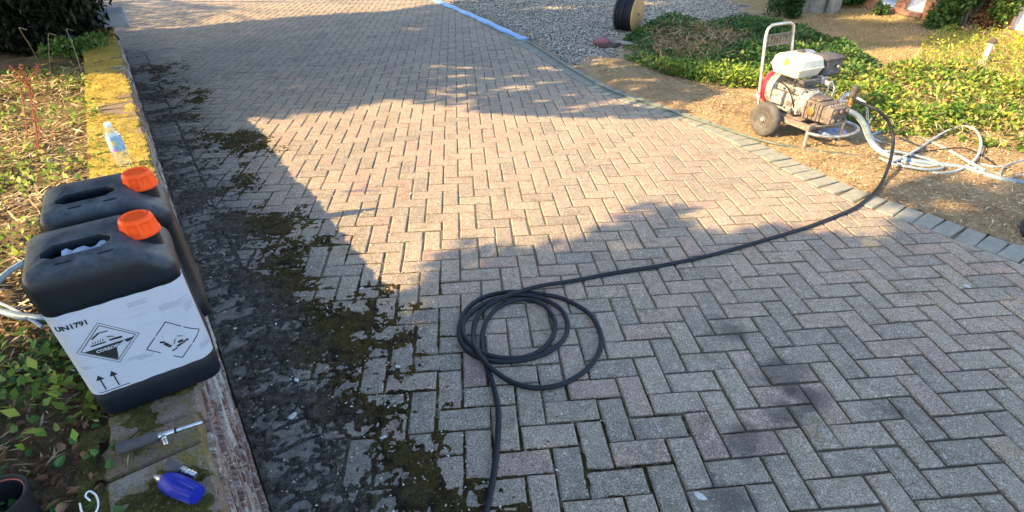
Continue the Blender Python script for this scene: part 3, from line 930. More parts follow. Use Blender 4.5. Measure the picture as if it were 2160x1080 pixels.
# ------------------------------------------------------------------ jerry cans
def make_can(name, loc, rz, label):
    t = empty(name, loc, rz, label, 'jerry can', 'black plastic jerry cans on the wall')
    W, D, H = .288, .245, .465
    secs = []
    # (z, x0, x1, inset y, corner radius)
    prof = [(.0, .012, W-.012, .012, .030), (.008, .003, W-.003, .003, .036), (.075, .0, W, .0, .038), (.080, .003, W-.003, .003, .036), (.345, .003, W-.003, .003, .036), (.350, -.001, W+.001, -.001, .038),
            (.372, 0, W, 0, .038), (.384, .0, W-.006, .0, .036), (.405, .0, W-.026, .001, .034), (.425, .001, W-.048, .003, .032), (.437, .006, W-.062, .009, .030), (.446, .016, W-.073, .020, .026), (.455, .060, W-.088, .058, .020)]
    mb = MB()
    for z, x0, x1, iy, r in prof:   # a moulded body, a little waisted under the label
        secs.append(rrect(x0, x1, iy, D-iy, r, 5, z))
    mb.loft(secs)
    body = mb.build('body', M['can'], t, 35)
    # grip: a pocket cut through under the carrying bar
    def cutter(x0, x1, y0, y1, z0, z1, c):
        m = MB(); m.loft([[(x0+c, y0, z), (x1-c, y0, z), (x1, y0+c, z), (x1, y1-c, z), (x1-c, y1, z), (x0+c, y1, z), (x0, y1-c, z), (x0, y0+c, z)] for z in (z0, z1)])
        o = m.build('cutter', M['can'], None, None); o.parent = t
        return o
    c1 = cutter(.042, .178, .056, .180, .404, .430, .030)
    c2 = cutter(.042, .178, .056, .122, .404, .60, .022)
    for c in (c1, c2):
        md = body.modifiers.new('b', 'BOOLEAN'); md.operation = 'DIFFERENCE'; md.object = c; md.solver = 'EXACT'
    md = body.modifiers.new('bev', 'BEVEL'); md.width = .003; md.segments = 2; md.limit_method = 'ANGLE'; md.angle_limit = R(40)
    bpy.context.view_layer.update()
    dg = bpy.context.evaluated_depsgraph_get()
    me = bpy.data.meshes.new_from_object(body.evaluated_get(dg))
    body.modifiers.clear(); body.data = me
    me.polygons.foreach_set('use_smooth', [True]*len(me.polygons)); me.set_sharp_from_angle(angle=R(38))
    for c in (c1, c2): bpy.data.objects.remove(c)
    # ribs on the upper left shoulder
    for k in range(4):
        MB().tube([(-.001, .045 + k*.028, .36), (-.002, .047 + k*.028, .40), (.004, .05+k*.028, .43)], .005, 6, step=.01).build('rib', M['can'], t)
    # neck and cap
    cx, cy = .238, D*.47   # the neck stands off centre
    mt = Matrix.Translation((cx, cy, .405))
    MB().lathe([(.036, -.03), (.036, .03)], 24, mt).build('neck', M['can'], t)
    n = 48
    secs = []
    for z, r, rib in ((.012, 0.0418, 0), (.014, 0.0437, 0), (.018, 0.0437, 0), (.021, 0.0418, 1), (.046, 0.0381, 1), (.050, 0.0377, 0), (.056, 0.0353, 0), (.059, 0.0316, 0), (.0595, 0.0260, 0), (.0575, 0.0242, 0), (.0575, 0.0112, 0)):
        secs.append([(cx + (r - (.0030 if rib and (k % 6) > 1 else 0))*math.cos(2*math.pi*k/n), cy + (r - (.0030 if rib and (k % 6) > 1 else 0))*math.sin(2*math.pi*k/n), .423+z) for k in range(n)])
    MB().loft(secs).build('cap', M['cap'], t, 30)
    # raised marks on the top
    for x in (.07, .15):
        MB().box(x, x+.03, .030, .033, .446, .4515).build('raised_mark', M['can'], t)
    return t, W, D
cl = at(222, 893, WH)
can, CW, CD = make_can('jerry_can', (cl.x, cl.y, WH+.004), R(28.6), 'nearer black jerry can with orange cap and white corrosive label')
r2 = Vector((math.cos(R(28.6)), math.sin(R(28.6)), 0)); r3 = Vector((-r2.y, r2.x, 0))
p2 = cl + r2*.018 + r3*.300
can2, _, _ = make_can('jerry_can', (p2.x, p2.y, WH+.004), R(27.6), 'farther black jerry can standing behind the labelled can')

# label wrapped round the front of a can
def wrap(u, z, off=.0016):
    """u metres along the front, wrapping round both corners; returns local point"""
    r = .036; y0 = .003; x0 = .003; x1 = CW-.003
    fl = x1 - x0 - 2*r; arc = r*math.pi/2
    if u < 0:
        a = min(-u, arc) / r
        e = max(0, -u - arc)
        return Vector((x0 + r - (r+off)*math.sin(a), y0 + r - (r+off)*math.cos(a) + e, z))
    if u > fl:
        a = min(u-fl, arc) / r
        e = max(0, u - fl - arc)
        return Vector((x1 - r + (r+off)*math.sin(a), y0 + r - (r+off)*math.cos(a) + e, z))
    return Vector((x0 + r + u, y0 - off, z))
FL = CW - .006 - .072
def wrapgrid(u0, u1, z0, z1, nu, off, edge=0.0):
    V = []; F = []
    for i in range(nu+1):
        for j in range(5):
            u = u0 + (u1-u0)*i/nu; z = z0 + (z1-z0)*j/4
            e = edge * (math.sin(u*140) + math.sin(u*61+1)) * (1 if j in (0, 4) else 0)
            V.append(wrap(u, z + e, off))
    for i in range(nu):
        for j in range(4):
            a = i*5+j; F.append((a, a+5, a+6, a+1))
    return V, F
def add_label(t):
    V, F = wrapgrid(-.075, FL+.095, .085, .338, 60, .0014, .0006)
    lab = link('label', idx_mesh('label', V, F), M['label'], t, 40)
    def pr(name, polys, m=M['print'], off=.0022, label=None):
        """polys in label space (u, v) metres from the front's lower left; thin flat print"""
        V = []; F = []
        for p in polys:
            b = len(V); V += [wrap(u, .085+v, off) for u, v in p]; F.append(tuple(range(b, b+len(p))))
        return link(name, idx_mesh(name, V, F), m, lab)
    def line(a, b, w_):
        a = np.array(a); b = np.array(b); d = (b-a)/np.linalg.norm(b-a); q = np.array([-d[1], d[0]])*w_/2
        n = max(1, int(np.linalg.norm(b-a)/.008)); out = []
        for i in range(n):
            s0 = a+(b-a)*i/n; s1 = a+(b-a)*(i+1)/n
            out.append([tuple(s0-q), tuple(s1-q), tuple(s1+q), tuple(s0+q)])
        return out
    # class diamond
    c = np.array([.052, .143]); h = .064
    dia = [c+[0, h], c+[h, 0], c-[0, h], c-[h, 0]]
    L = []
    for i in range(4): L += line(dia[i], dia[(i+1) % 4], .0011)
    h2 = .056; d2 = [c+[0, h2], c+[h2, 0], c-[0, h2], c-[h2, 0]]
    for i in range(4): L += line(d2[i], d2[(i+1) % 4], .0016)
    pr('diamond_border', L)
    k = .0505
    pr('diamond_lower', [[tuple(c+[-k, -.004]), tuple(c+[-.022, -.032]), tuple(c+[.0, -k-.003]), tuple(c+[.004, -.046]), tuple(c+[.010, -.020]), tuple(c+[.0, -.004])],
                         [tuple(c+[0, -.004]), tuple(c+[.010, -.020]), tuple(c+[.022, -.012]), tuple(c+[.03, -.004])],
                         [tuple(c+[.03, -.004]), tuple(c+[.034, -.014]), tuple(c+[.041, -.012]), tuple(c+[k, -.004])]])
    S = []
    S += line(c+[-.034, .006], c+[-.004, .006], .004) + line(c+[.004, .008], c+[.03, .006], .006)
    S += line(c+[-.026, .024], c+[-.008, .036], .004) + line(c+[-.008, .036], c+[.010, .034], .003) + line(c+[.002, .020], c+[.016, .014], .003)
    for j in range(5): S += line(c+[-.028+j*.005, .010], c+[-.026+j*.005, .017], .0014)
    pr('corrosion_symbol', S)
    # second diamond
    c = np.array([.176, .088]); h = .062
    dia = [c+[0, h], c+[h, 0], c-[0, h], c-[h, 0]]
    L = []
    for i in range(4):
        a, b = np.array(dia[i]), np.array(dia[(i+1) % 4])
        if i in (2,): L += line(a, a+(b-a)*.25, .0022) + line(a+(b-a)*.62, b, .0022)
        else: L += line(a, a+(b-a)*.44, .0022) + line(a+(b-a)*.50, b, .0022)
    pr('hazard_diamond', L)
    S = line(c+[-.030, .008], c+[-.020, .003], .006) + line(c+[-.022, .000], c+[-.012, -.016], .008) + line(c+[.004, .004], c+[-.004, -.012], .002) + line(c+[.010, .010], c+[.022, .004], .002) \
        + line(c+[0, -.022], c+[.030, -.010], .006) + line(c+[-.014, -.030], c+[0, -.026], .004) + line(c+[.006, -.010], c+[.018, -.008], .007)
    pr('hazard_symbol', S)
    # arrows
    S = []
    for x in (.000, .028):
        S += line((x, .012), (x, .050), .0028)
        S.append([(x-.0085, .046), (x+.0085, .046), (x, .062)])
    S += line((-.016, .007), (.050, .007), .0022)
    pr('arrows', S)
    # rows of small print
    S = []
    for (u, v, n_, w_) in ((.120, .232, 3, .052), (.176, .200, 4, .066), (.090, .070, 2, .045), (.222, .046, 4, .032), (.07, .078, 2, .05), (.225, .180, 5, .03), (-.02, .095, 2, .018)):
        for j in range(n_):
            ww = w_ * (.55 + .45*rng.random()); q = 0
            while q < ww:
                l_ = .003 + .006*rng.random(); S += line((u+q, v-j*.0048), (u+q+l_, v-j*.0048), .0014); q += l_+.0016
    tag(pr('small_print', S, M['greyprint']), kind='stuff')
    S = []
    for j in range(26):      # scuffs through the print
        u = .03+.2*rng.random(); v = .05+.17*rng.random(); l_ = .01+.03*rng.random()
        S += line((u, v), (u+l_, v+l_*.14), .0008)
    tag(pr('scuff', S, M['label'], .0026), kind='stuff')
    def text(s_, u, v, size, m):
        cu = bpy.data.curves.new('t', 'FONT'); cu.body = s_; cu.size = size; cu.align_x = 'LEFT'; cu.offset = size*.035
        o = bpy.data.objects.new('t', cu); col.objects.link(o)
        bpy.context.view_layer.update()
        me = bpy.data.meshes.new_from_object(o.evaluated_get(bpy.context.evaluated_depsgraph_get()))
        bpy.data.objects.remove(o)
        for vx in me.vertices:
            vx.co = wrap(u + vx.co.x, .085 + v + vx.co.y, .0024 if m is M['print'] else .0029)
        me.materials.clear()
        link('lettering', me, m, lab)
    text('UN1791', -.026, .212, .0185, M['print'])
    text('CORROSIVE', .022, .126, .0108, M['label'])
add_label(can)
V, F = wrapgrid(-.02, FL+.01, .085, .338, 40, .0014, .0006)
link('label', idx_mesh('label', V, F), M['label'], can2, 40)
# crumpled pale paper tucked in the grip of the nearer can
n = 9; V = []; F = []
for i in range(n):
    for j in range(5):
        V.append((.075 + .088*i/(n-1), .060 + .058*j/4, .424 + .018*rng.random()))
for i in range(n-1):
    for j in range(4): a = i*5+j; F.append((a, a+5, a+6, a+1))
me = idx_mesh('paper_scrap', [can.matrix_basis @ Vector(v) for v in V], F)
can_m = Matrix.Translation(can.location) @ Matrix.Rotation(R(28.6), 4, 'Z')
for v, s0 in zip(me.vertices, V): v.co = can_m @ Vector(s0)
tag(link('paper_scrap', me, M['label'], None, 20), 'crumpled white plastic scrap stuffed in the grip of the nearer can', 'scrap')

# ------------------------------------------------------------------ water bottle
bp = at(266, 352, WH)
bo = empty('water_bottle', (bp.x, bp.y, WH + .008), 0, 'clear plastic water bottle with blue label on the mossy wall', 'bottle')
prof = [(.020, 0), (.030, .003), (.0325, .010), (.0325, .03), (.031, .033), (.0325, .036), (.0325, .115), (.0325, .14), (.031, .155), (.024, .180), (.0155, .198), (.0125, .205), (.0125, .212)]
MB().lathe(prof, 28).build('body', M['pet'], bo, 50)
MB().lathe([(.0150, .205), (.0155, .207), (.0155, .220), (.0140, .223)], 20).build('cap', M['bottlecap'], bo, 40)
MB().lathe([(.0331, .085), (.0331, .150), (.0315, .160)], 28).build('label', M['bottlelabel'], bo, 50)
def patch(name, a0, a1, z0, z1, m):
    V = []; F = []; k = 6
    for i in range(k+1):
        a = R(a0 + (a1-a0)*i/k)
        V += [(.0336*math.cos(a), .0336*math.sin(a), z0), (.0336*math.cos(a), .0336*math.sin(a), z1)]
    for i in range(k): F.append((2*i, 2*i+2, 2*i+3, 2*i+1))
    link(name, idx_mesh(name, V, F), m, bo, 60)
patch('pink_patch', 255, 285, .088, .102, M['pinkdot'])
patch('yellow_patch', 262, 300, .118, .140, M['yellowprint'])

# ------------------------------------------------------------------ small tools on the wall
def frame(a, b):
    """matrix taking +Z to the direction a->b, origin at a"""
    d = (b - a).normalized()
    return Matrix.Translation(a) @ d.to_track_quat('Z', 'Y').to_matrix().to_4x4(), (b-a).length
za = WH + .025
a, b = at(247, 948, za), at(428, 890, za)
Fm, L = frame(a, b)
tool = empty('spray_lance', (a.x, a.y, 0), 0, 'short steel lance with black grip lying on the mossy coping', 'lance')
tool.matrix_world = Fm
MB().lathe([(.011, 0), (.0155, .003), (.016, .012), (.0145, .03), (.0150, L*.38), (.0125, L*.46), (.009, L*.475)], 16).build('grip', M['dkplastic'], tool)
MB().lathe([(.0080, L*.46), (.0085, L*.47), (.0080, L*.66), (.0055, L*.67)], 14).build('barrel', M['steel'], tool)
MB().lathe([(.0075, L*.655), (.0075, L*.685)], 14).build('collar', M['rubber'], tool)
MB().lathe([(.0058, L*.67), (.0060, L*.97), (.0045, L)], 12).build('tip_tube', M['steel'], tool)
qi = Fm.to_3x3().inverted()
dwn = at(345, 960, za) - at(331, 922, za); dwn = (qi @ dwn).normalized()
s0 = Vector((0, 0, L*.52))
Mt = Matrix.Translation(s0) @ dwn.to_track_quat('Z', 'Y').to_matrix().to_4x4()
MB().lathe([(.006, .004), (.006, .016), (.0042, .018), (.0042, .022), (.0058, .024), (.0045, .030), (.0058, .032), (.0045, .038), (.003, .039)], 14, Mt).build('hose_barb', M['steel'], tool)

zb = WH + .032
a, b = at(335, 1008, zb-.006), at(420, 1046, zb)
Fm, L = frame(a, b)
noz = empty('turbo_nozzle', (0, 0, 0), 0, 'bright blue ribbed spray nozzle with grey tip on the wall', 'nozzle'); noz.matrix_world = Fm
n = 40; secs = []
for z, r, rb in ((.016, .012, 0), (.020, .018, 0), (.030, .0215, 0), (.045, .0235, 0), (.060, .0240, .15), (.075, .0235, 1), (.105, .0220, 1), (.118, .0215, 1), (.121, .0195, 0), (.1215, .012, 0)):
    secs.append([((r - (.0036*rb if k % 5 < 2 else 0))*math.cos(2*math.pi*k/n), (r - (.0036*rb if k % 5 < 2 else 0))*math.sin(2*math.pi*k/n), z) for k in range(n)])
MB().loft(secs).build('body', M['blue'], noz, 35)
MB().lathe([(.0045, -.010), (.006, -.009), (.006, -.001), (.009, .001), (.012, .017)], 16).build('tip', M['steel'], noz)
a, b = at(358, 981, zb-.004), at(420, 1006, zb-.008)
Fm, L = frame(a, b)
cp = empty('hose_coupler', (0, 0, 0), 0, 'black coupler with steel barbed tail tucked behind the blue nozzle', 'coupler'); cp.matrix_world = Fm
MB().lathe([(.013, -.004), (.0165, 0), (.0165, .026), (.013, .034)], 20).build('sleeve', M['dkplastic'], cp)
MB().lathe([(.0095, .034), (.0095, .046), (.0065, .047), (.0065, .050), (.0085, .053), (.0065, .059), (.0085, .062), (.0065, .068), (.008, .071), (.006, .077)], 16).build('barbed_tail', M['steel'], cp)

# plant pot at the corner, loop of string
pc = at(-8, 1062, WH+.07)
pot = empty('plant_pot', (pc.x, pc.y, WH-.04), 0, 'black round pot with red brown inner rim at the bottom left', 'plant pot')
MB().lathe([(.045, 0), (.055, .11), (.060, .112), (.060, .125), (.055, .125), (.052, .10), (.045, .05), (.001, .05)], 28).build('pot_wall', M['pot'], pot)
m = MB(); m.tube([(.052*math.cos(a), .052*math.sin(a), .118) for a in np.linspace(0, 2*math.pi, 33)], .0022, 6).build('rim', M['potrim'], pot)
pts = [at(x, y, WH+.045) for x, y in ((168, 1062), (172, 1078), (180, 1095), (196, 1088), (207, 1068), (203, 1046), (188, 1036), (180, 1046), (190, 1056))]
o = MB().tube(pts, .0019, 6, step=.004).build('string', M['string'], None); tag(o, 'loop of thin white string on the ivy at bottom left', 'string')

# pale hoses in the bed, behind the cans
for pts, r, lab in ((((-60, 640), (-10, 600), (20, 572), (60, 548)), .011, 'pale blue hose running behind the cans, upper of the pair'),
                    (((-60, 645), (0, 657), (50, 668), (110, 672), (150, 668)), .012, 'pale hose lying in straw, lower of the pair left of the can'),
                    (((-60, 625), (0, 640), (45, 662), (90, 690)), .006, 'thin white hose crossing beside the lower pale hose')):
    o = MB().tube([at(x, y, WH+.015) for x, y in pts], r, 10, step=.03).build('garden_hose', M['greyhose'] if r > .007 else M['clearhose'], None); tag(o, lab, 'hose')

# ------------------------------------------------------------------ the black pressure hose
def zz(z, *pp): return [at(x, y, z) for x, y in pp]
lo = lambda x, y: (900 + x/3.375, 580 + y/3.375)
r = .0105
P = [at(1801, 213, .36), at(1822, 219, .385), at(1850, 232, .37), at(1873, 255, .30), at(1884, 290, .20), at(1880, 330, .11), at(1868, 368, .05), at(1850, 400, .02)]
P += zz(r, (1822, 425), (1790, 445), (1700, 480), (1600, 510), (1500, 538), (1400, 559), (1300, 575), (1210, 592))
P += zz(.030, (1140, 603), lo(650, 122), lo(540, 162))
P += zz(.014, lo(420, 230), lo(350, 320), lo(333, 430))
P += zz(.030, lo(352, 530), lo(450, 655)) 
P += zz(r, lo(620, 768), lo(800, 803), lo(980, 770), lo(1140, 670), lo(1232, 540), lo(1235, 410), lo(1150, 270), lo(980, 172), lo(820, 137), lo(690, 122))
P += zz(.012, lo(560, 122), lo(400, 160), lo(290, 240), lo(236, 350), lo(238, 450), lo(290, 540), lo(400, 597), lo(520, 617), lo(700, 603), lo(870, 545), lo(980, 450), lo(1003, 350), lo(965, 255))
P += zz(.016, lo(880, 192), lo(760, 152), lo(640, 142), lo(500, 168), lo(375, 225), lo(285, 300), lo(255, 370), lo(270, 440), lo(345, 525), lo(440, 570), lo(560, 592), lo(700, 585), lo(820, 530), lo(900, 430), lo(910, 330), lo(860, 240), lo(800, 195))
P += zz(.012, lo(700, 172), lo(600, 188), lo(500, 238), lo(430, 320), lo(398, 420), lo(400, 540), lo(428, 650), lo(462, 750), lo(490, 850), lo(510, 960), lo(510, 1080))
P += zz(r, (1048, 950), (1040, 1010), (1025, 1080), (1010, 1140), (1000, 1230))
hose = MB().tube(P, r, 12, step=.018).build('pressure_hose', M['rubber'], None)
tag(hose, 'black pressure hose coiled on the bricks and running up to the machine', 'hose')

# ------------------------------------------------------------------ pressure washer cart
ct = empty('pressure_washer', (1.99, 2.33, .0), R(20), 'petrol pressure washer on a two wheeled galvanised cart beside the drive', 'pressure washer')
CT = Matrix.Translation((1.99, 2.33, 0)) @ Matrix.Rotation(R(20), 4, 'Z')
def rotX(a): return Matrix.Rotation(R(a), 4, 'X')
def rotY(a): return Matrix.Rotation(R(a), 4, 'Y')
T = Matrix.Translation
# frame
for x in (0.0, .345):
    MB().box(x-.018, x+.018, -.01, .43, .135, .178, .004).build('side_rail', M['rusty'], ct)
MB().box(.018, .327, .0, .035, .14, .175, .004).build('cross_rail', M['rusty'], ct)
MB().box(.018, .327, .10, .42, .172, .182, .002).build('engine_plate', M['rusty'], ct)
for x, y in ((0, 0), (.35, -.02)):
    m = MB(); m.tube([(x, y+.005, .15), (x-.004, y-.004, .012)], .014, 10); m.box(x-.024, x+.020, y-.028, y+.022, 0, .012, .003)
    m.build('leg', M['galv'], ct)
m = MB(); m.tube([(.005, -.004, .12), (.05, -.07, .115), (.16, -.125, .11), (.30, -.135, .11), (.42, -.10, .115), (.46, -.03, .12), (.43, .06, .13), (.35, .10, .14)], .0125, 12, step=.015)
m.build('bumper_tube', M['galv'], ct)
m = MB(); m.tube([(.03, .03, .16), (.12, -.02, .165), (.30, -.03, .165), (.36, .04, .16)], .008, 10, step=.02); m.build('inner_tube', M['galv'], ct)
# handle
m = MB(); m.tube([(-.02, .47, .16), (-.018, .50, .28), (-.005, .575, .64), (.0, .585, .70), (.012, .59, .745), (.045, .592, .765), (.10, .592, .768), (.20, .592, .768), (.245, .592, .765), (.278, .59, .745), (.288, .585, .70), (.290, .575, .64), (.31, .50, .28), (.315, .47, .16)], .0115, 12, step=.02)
m.build('handle', M['galv'], ct)
m = MB()
for z0, z1 in ((.615, .628), (.69, .70)): m.box(.006, .284, .573 + (z0-.6)*.15, .579 + (z0-.6)*.15, z0, z1)
for k in range(9): m.box(.006+k*.0315, .022+k*.0315, .576, .582, .628, .69)
m.build('handle_plate', M['rusty'], ct)
MB().tube([(-.018, .50, .27), (-.018, .495, .29)], .0145, 10).build('red_clip', M['red'], ct)
# wheels
for x in (-.075, .425):
    wt = Matrix.Translation((x, .335, .132)) @ rotY(90)
    tyre = MB().lathe([(.062, -.022), (.085, -.036), (.112, -.036), (.128, -.022), (.132, -.008), (.132, .008), (.128, .022), (.112, .036), (.085, .036), (.062, .022)], 40, wt).build('tyre', M['tyre'], ct, 60)
    MB().lathe([(.064, -.018), (.060, -.026), (.050, -.012), (.028, -.010), (.024, -.030), (.012, -.034), (.012, .034), (.024, .03), (.028, .010), (.050, .012), (.060, .026), (.064, .018)], 28, wt).build('hub', M['rusty'], tyre)
    m = MB()
    for k in range(4):
        a = k*math.pi/2+.4
        m.lathe([(.006, -.020), (.006, .020)], 8, wt @ T((.038*math.cos(a), .038*math.sin(a), 0)))
    m.lathe([(.013, -.046), (.016, -.044), (.016, .0)], 12, wt)
    m.build('hub_cap', M['galv'], tyre)
MB().tube([(-.07, .335, .132), (.42, .335, .132)], .010, 10).build('axle', M['rusty'], ct)
# engine block and castings
m = MB(); m.box(.035, .235, .17, .42, .19, .33, .012); m.box(.045, .225, .18, .43, .33, .385, .012)
m.lathe([(.10, 0), (.10, .07), (.085, .085)], 28, T((.135, .20, .285)) @ rotX(90))
eng = m.build('crankcase', M['alu'], ct)
m = MB()
for k in range(7): m.box(.235, .335, .22, .38, .235+k*.017, .241+k*.017)
m.box(.235, .32, .235, .365, .225, .35, .005); m.build('cylinder_fins', M['alu'], eng)
m = MB()
for k in range(8):
    a = k*math.pi/4; m.lathe([(.008, 0), (.008, .012), (.004, .013)], 8, T((.135+.085*math.cos(a), .125, .285+.085*math.sin(a))) @ rotX(90))
tag(m.build('flange_bolt', M['steel'], eng), kind='stuff')
MB().box(.0, .037, .30, .40, .24, .34, .006).build('side_cover', M['alu'], eng)
MB().lathe([(.016, 0), (.016, .03), (.010, .034)], 12, T((.02, .20, .22)) @ rotY(-90)).build('oil_filler', M['dkplastic'], eng)
m = MB()
for q in ((.034, .215, .235), (.034, .215, .30), (.034, .40, .225), (.034, .28, .23), (.034, .33, .36), (.034, .25, .345)):
    m.lathe([(.008, 0), (.008, .010), (.005, .012)], 6, T(q) @ rotY(-90))
for q in ((.07, .168, .205), (.20, .168, .205), (.07, .168, .375), (.20, .168, .375)):
    m.lathe([(.009, 0), (.009, .012), (.005, .014)], 6, T(q) @ rotX(90))
tag(m.build('engine_bolt', M['dkplastic'], eng), kind='stuff')
MB().box(.028, .036, .225, .27, .245, .285, .002).build('grimy_panel', M['pump'], eng); MB().box(.028, .036, .235, .29, .355, .38, .002).build('grimy_panel', M['pump'], eng)
MB().tube([(.03, .40, .40), (.015, .33, .395), (.012, .26, .36), (.02, .22, .30), (.03, .20, .25)], .0045, 6, step=.01).build('ignition_lead', M['rubber'], eng)
# red recoil cover and white fan shroud
m = MB(); m.lathe([(.13, 0), (.13, .055), (.12, .07)], 32, T((.12, .405, .325)) @ rotX(-90)); m.build('fan_shroud', M['alu'], ct)
m = MB(); m.lathe([(.134, 0), (.136, .012), (.130, .045), (.11, .062), (.06, .072), (.055, .066)], 32, T((.118, .465, .325)) @ rotX(-90)); rc = m.build('recoil_cover', M['red'], ct)
MB().lathe([(.0175, .0), (.0175, .01)], 12, T((-.02, .50, .27)) @ rotY(-90)).build('vent', M['upvc'], rc)
# tank
secs = []
x0, x1, y0, y1 = .018, .282, .225, .500
for z, i, rr in ((.440, .040, .018), (.452, .022, .020), (.498, .004, .022), (.508, 0, .022), (.510, -.005, .024), (.517, -.005, .024), (.519, .0, .022), (.570, .010, .024), (.588, .026, .024), (.596, .05, .02)):
    secs.append(rrect(x0+i, x1-i, y0+i, y1-i, rr, 4, z))
tank = MB().loft(secs).build('fuel_tank', M['tank'], ct, 28)
MB().lathe([(.028, 0), (.030, .004), (.030, .018), (.024, .022)], 20, T((.20, .40, .590))).build('fuel_cap', M['dkplastic'], tank)
MB().lathe([(.030, 0), (.030, .002)], 6, T((.022, .36, .548)) @ rotY(-80) @ Matrix.Scale(.8, 4, (0, 1, 0))).build('sticker', M['sticker'], tank)
for x, y in ((.06, .27), (.25, .27), (.06, .44), (.25, .44)): MB().tube([(x, y, .38), (x, y, .47)], .008, 8).build('tank_bracket', M['dkplastic'], ct)
# air cleaner and silencer
m = MB(); m.loft([rrect(.285+i, .475-i, .215+i, .375-i, .03, 3, z) for z, i in ((.438, .012), (.448, .002), (.455, 0), (.462, .004), (.552, .004), (.558, -.004), (.570, -.004), (.582, .012))])
ac = m.build('air_cleaner', M['dkplastic'], ct)
MB().lathe([(.012, 0), (.014, .004), (.012, .014)], 10, T((.40, .214, .51)) @ rotX(90)).build('wing_nut', M['galv'], ac)
m = MB(); m.box(.24, .40, .40, .50, .47, .585, .02); si = m.build('silencer', M['galv'], ct)
m = MB()
for k in range(5): m.box(.26, .38, .395, .402, .49+k*.018, .498+k*.018)
tag(m.build('heat_guard', M['dkplastic'], si), kind='stuff')
# carburettor, linkages
m = MB(); m.box(.26, .33, .20, .30, .385, .445, .006); m.lathe([(.022, 0), (.022, .05), (.01, .055)], 14, T((.30, .20, .40)) @ rotX(90)); m.build('carburettor', M['alu'], ct)
m = MB(); m.tube([(.24, .19, .36), (.25, .14, .40), (.22, .10, .37), (.17, .12, .33)], .004, 6, step=.01); m.tube([(.30, .15, .43), (.31, .12, .38), (.28, .10, .33)], .005, 6, step=.01); m.build('throttle_linkage', M['steel'], ct)
m = MB(); m.tube([(.05, .42, .42), (.04, .2, .42), (.09, .15, .40), (.2, .16, .40)], .006, 8, step=.02); m.build('fuel_pipe', M['rubber'], ct)
m = MB(); m.box(.05, .24, .19, .24, .405, .445, .006); m.build('governor_bracket', M['dkplastic'], ct)
m = MB(); m.box(.272, .30, .225, .30, .40, .455, .004); m.build('choke_lever', M['steel'], ct)
# pump
m = MB(); m.box(.04, .215, -.02, .13, .195, .335, .012); m.box(.055, .20, .02, .12, .335, .352, .006)
pu = m.build('pump_body', M['pump'], ct)
m = MB(); m.box(.045, .225, -.105, -.022, .20, .325, .010); m.build('pump_head', M['pump'], pu)
m = MB()
for zz_ in (.232, .292):
    for xx in (.075, .135, .195): m.lathe([(.018, 0), (.018, .012), (.012, .016)], 6, T((xx, -.105, zz_)) @ rotX(90))
tag(m.build('valve_cap', M['pump'], pu), kind='stuff')
m = MB()
for yy in (.0, .035, .07, .105): m.box(.030, .041, yy, yy+.012, .205, .325, .002)
tag(m.build('cooling_rib', M['pump'], pu), kind='stuff')
m = MB()
for k in range(6): m.lathe([(.007, 0), (.007, .01), (.004, .011)], 6, T((.06+.03*k, -.06, .325)))
tag(m.build('head_bolt', M['galv'], pu), kind='stuff')
m = MB(); m.lathe([(.030, 0), (.030, .012), (.02, .014)], 18, T((.038, .055, .265)) @ rotY(-90)); m.build('oil_sight', M['brass'], pu)
# discharge manifold, regulator
m = MB(); m.lathe([(.014, 0), (.014, .06)], 12, T((.225, -.06, .30)) @ rotY(90)); m.lathe([(.019, .012), (.019, .028)], 6, T((.225, -.06, .30)) @ rotY(90)); m.lathe([(.011, -.02), (.011, .06)], 10, T((.275, -.06, .30)))
m.lathe([(.017, .02), (.017, .036)], 6, T((.275, -.06, .30)))
m.build('brass_fitting', M['brass'], pu)
m = MB(); m.box(.225, .30, -.03, .02, .30, .335, .006); m.lathe([(.013, 0), (.013, .08)], 10, T((.24, .0, .335)) @ rotY(60)); m.build('unloader_valve', M['steel'], pu)
m = MB(); m.lathe([(.010, .36), (.020, .372), (.022, .38), (.020, .43), (.022, .435), (.020, .447), (.012, .45)], 20, T((.275, -.06, 0))); m.build('regulator_knob', M['dkplastic'], pu)
# hoses belonging to the pump inlet are laid out as things of their own
def hose_thing(name, pts, r, m, label, step=.02):
    o = MB().tube(pts, r, 10, step=step).build(name, m, None); tag(o, label, 'hose')
    return o
A = at
hose_thing('suction_hose', [A(1768, 229, .30), A(1790, 234, .29), A(1812, 246, .25), A(1826, 268, .18), A(1835, 292, .10), A(1850, 312, .045), A(1872, 327, .022), A(1910, 337, .02), A(1960, 344, .02), A(2020, 352, .022), A(2060, 362, .02), A(2110, 378, .02), A(2160, 385, .02), A(2260, 402, .02)], .018, M['greyhose'], 'thick pale blue suction hose curving from the pump to the right')
hose_thing('suction_hose', [A(1775, 236, .27), A(1800, 243, .25), A(1818, 262, .19), A(1828, 288, .11), A(1842, 310, .05), A(1862, 326, .02), A(1895, 338, .016), A(1950, 350, .016), A(2000, 348, .02), A(2060, 356, .04)], .010, M['clearhose'], 'thinner pale hose running under the thick suction hose')
hose_thing('supply_hose', [A(1806, 206, .36), A(1818, 212, .37), A(1827, 222, .35), A(1830, 245, .24), A(1832, 270, .14), A(1840, 290, .07), A(1858, 300, .03)], .009, M['clearhose'], 'short white hose dropping from the brass fitting')
hose_thing('return_hose', [A(1838, 285, .02), A(1862, 277, .016), A(1900, 277, .014), A(1940, 290, .014), A(1975, 305, .016), A(2010, 322, .02), A(2050, 345, .05), A(2078, 360, .045)], .011, M['clearhose'], 'white hose slanting from behind the cart to the bundle')
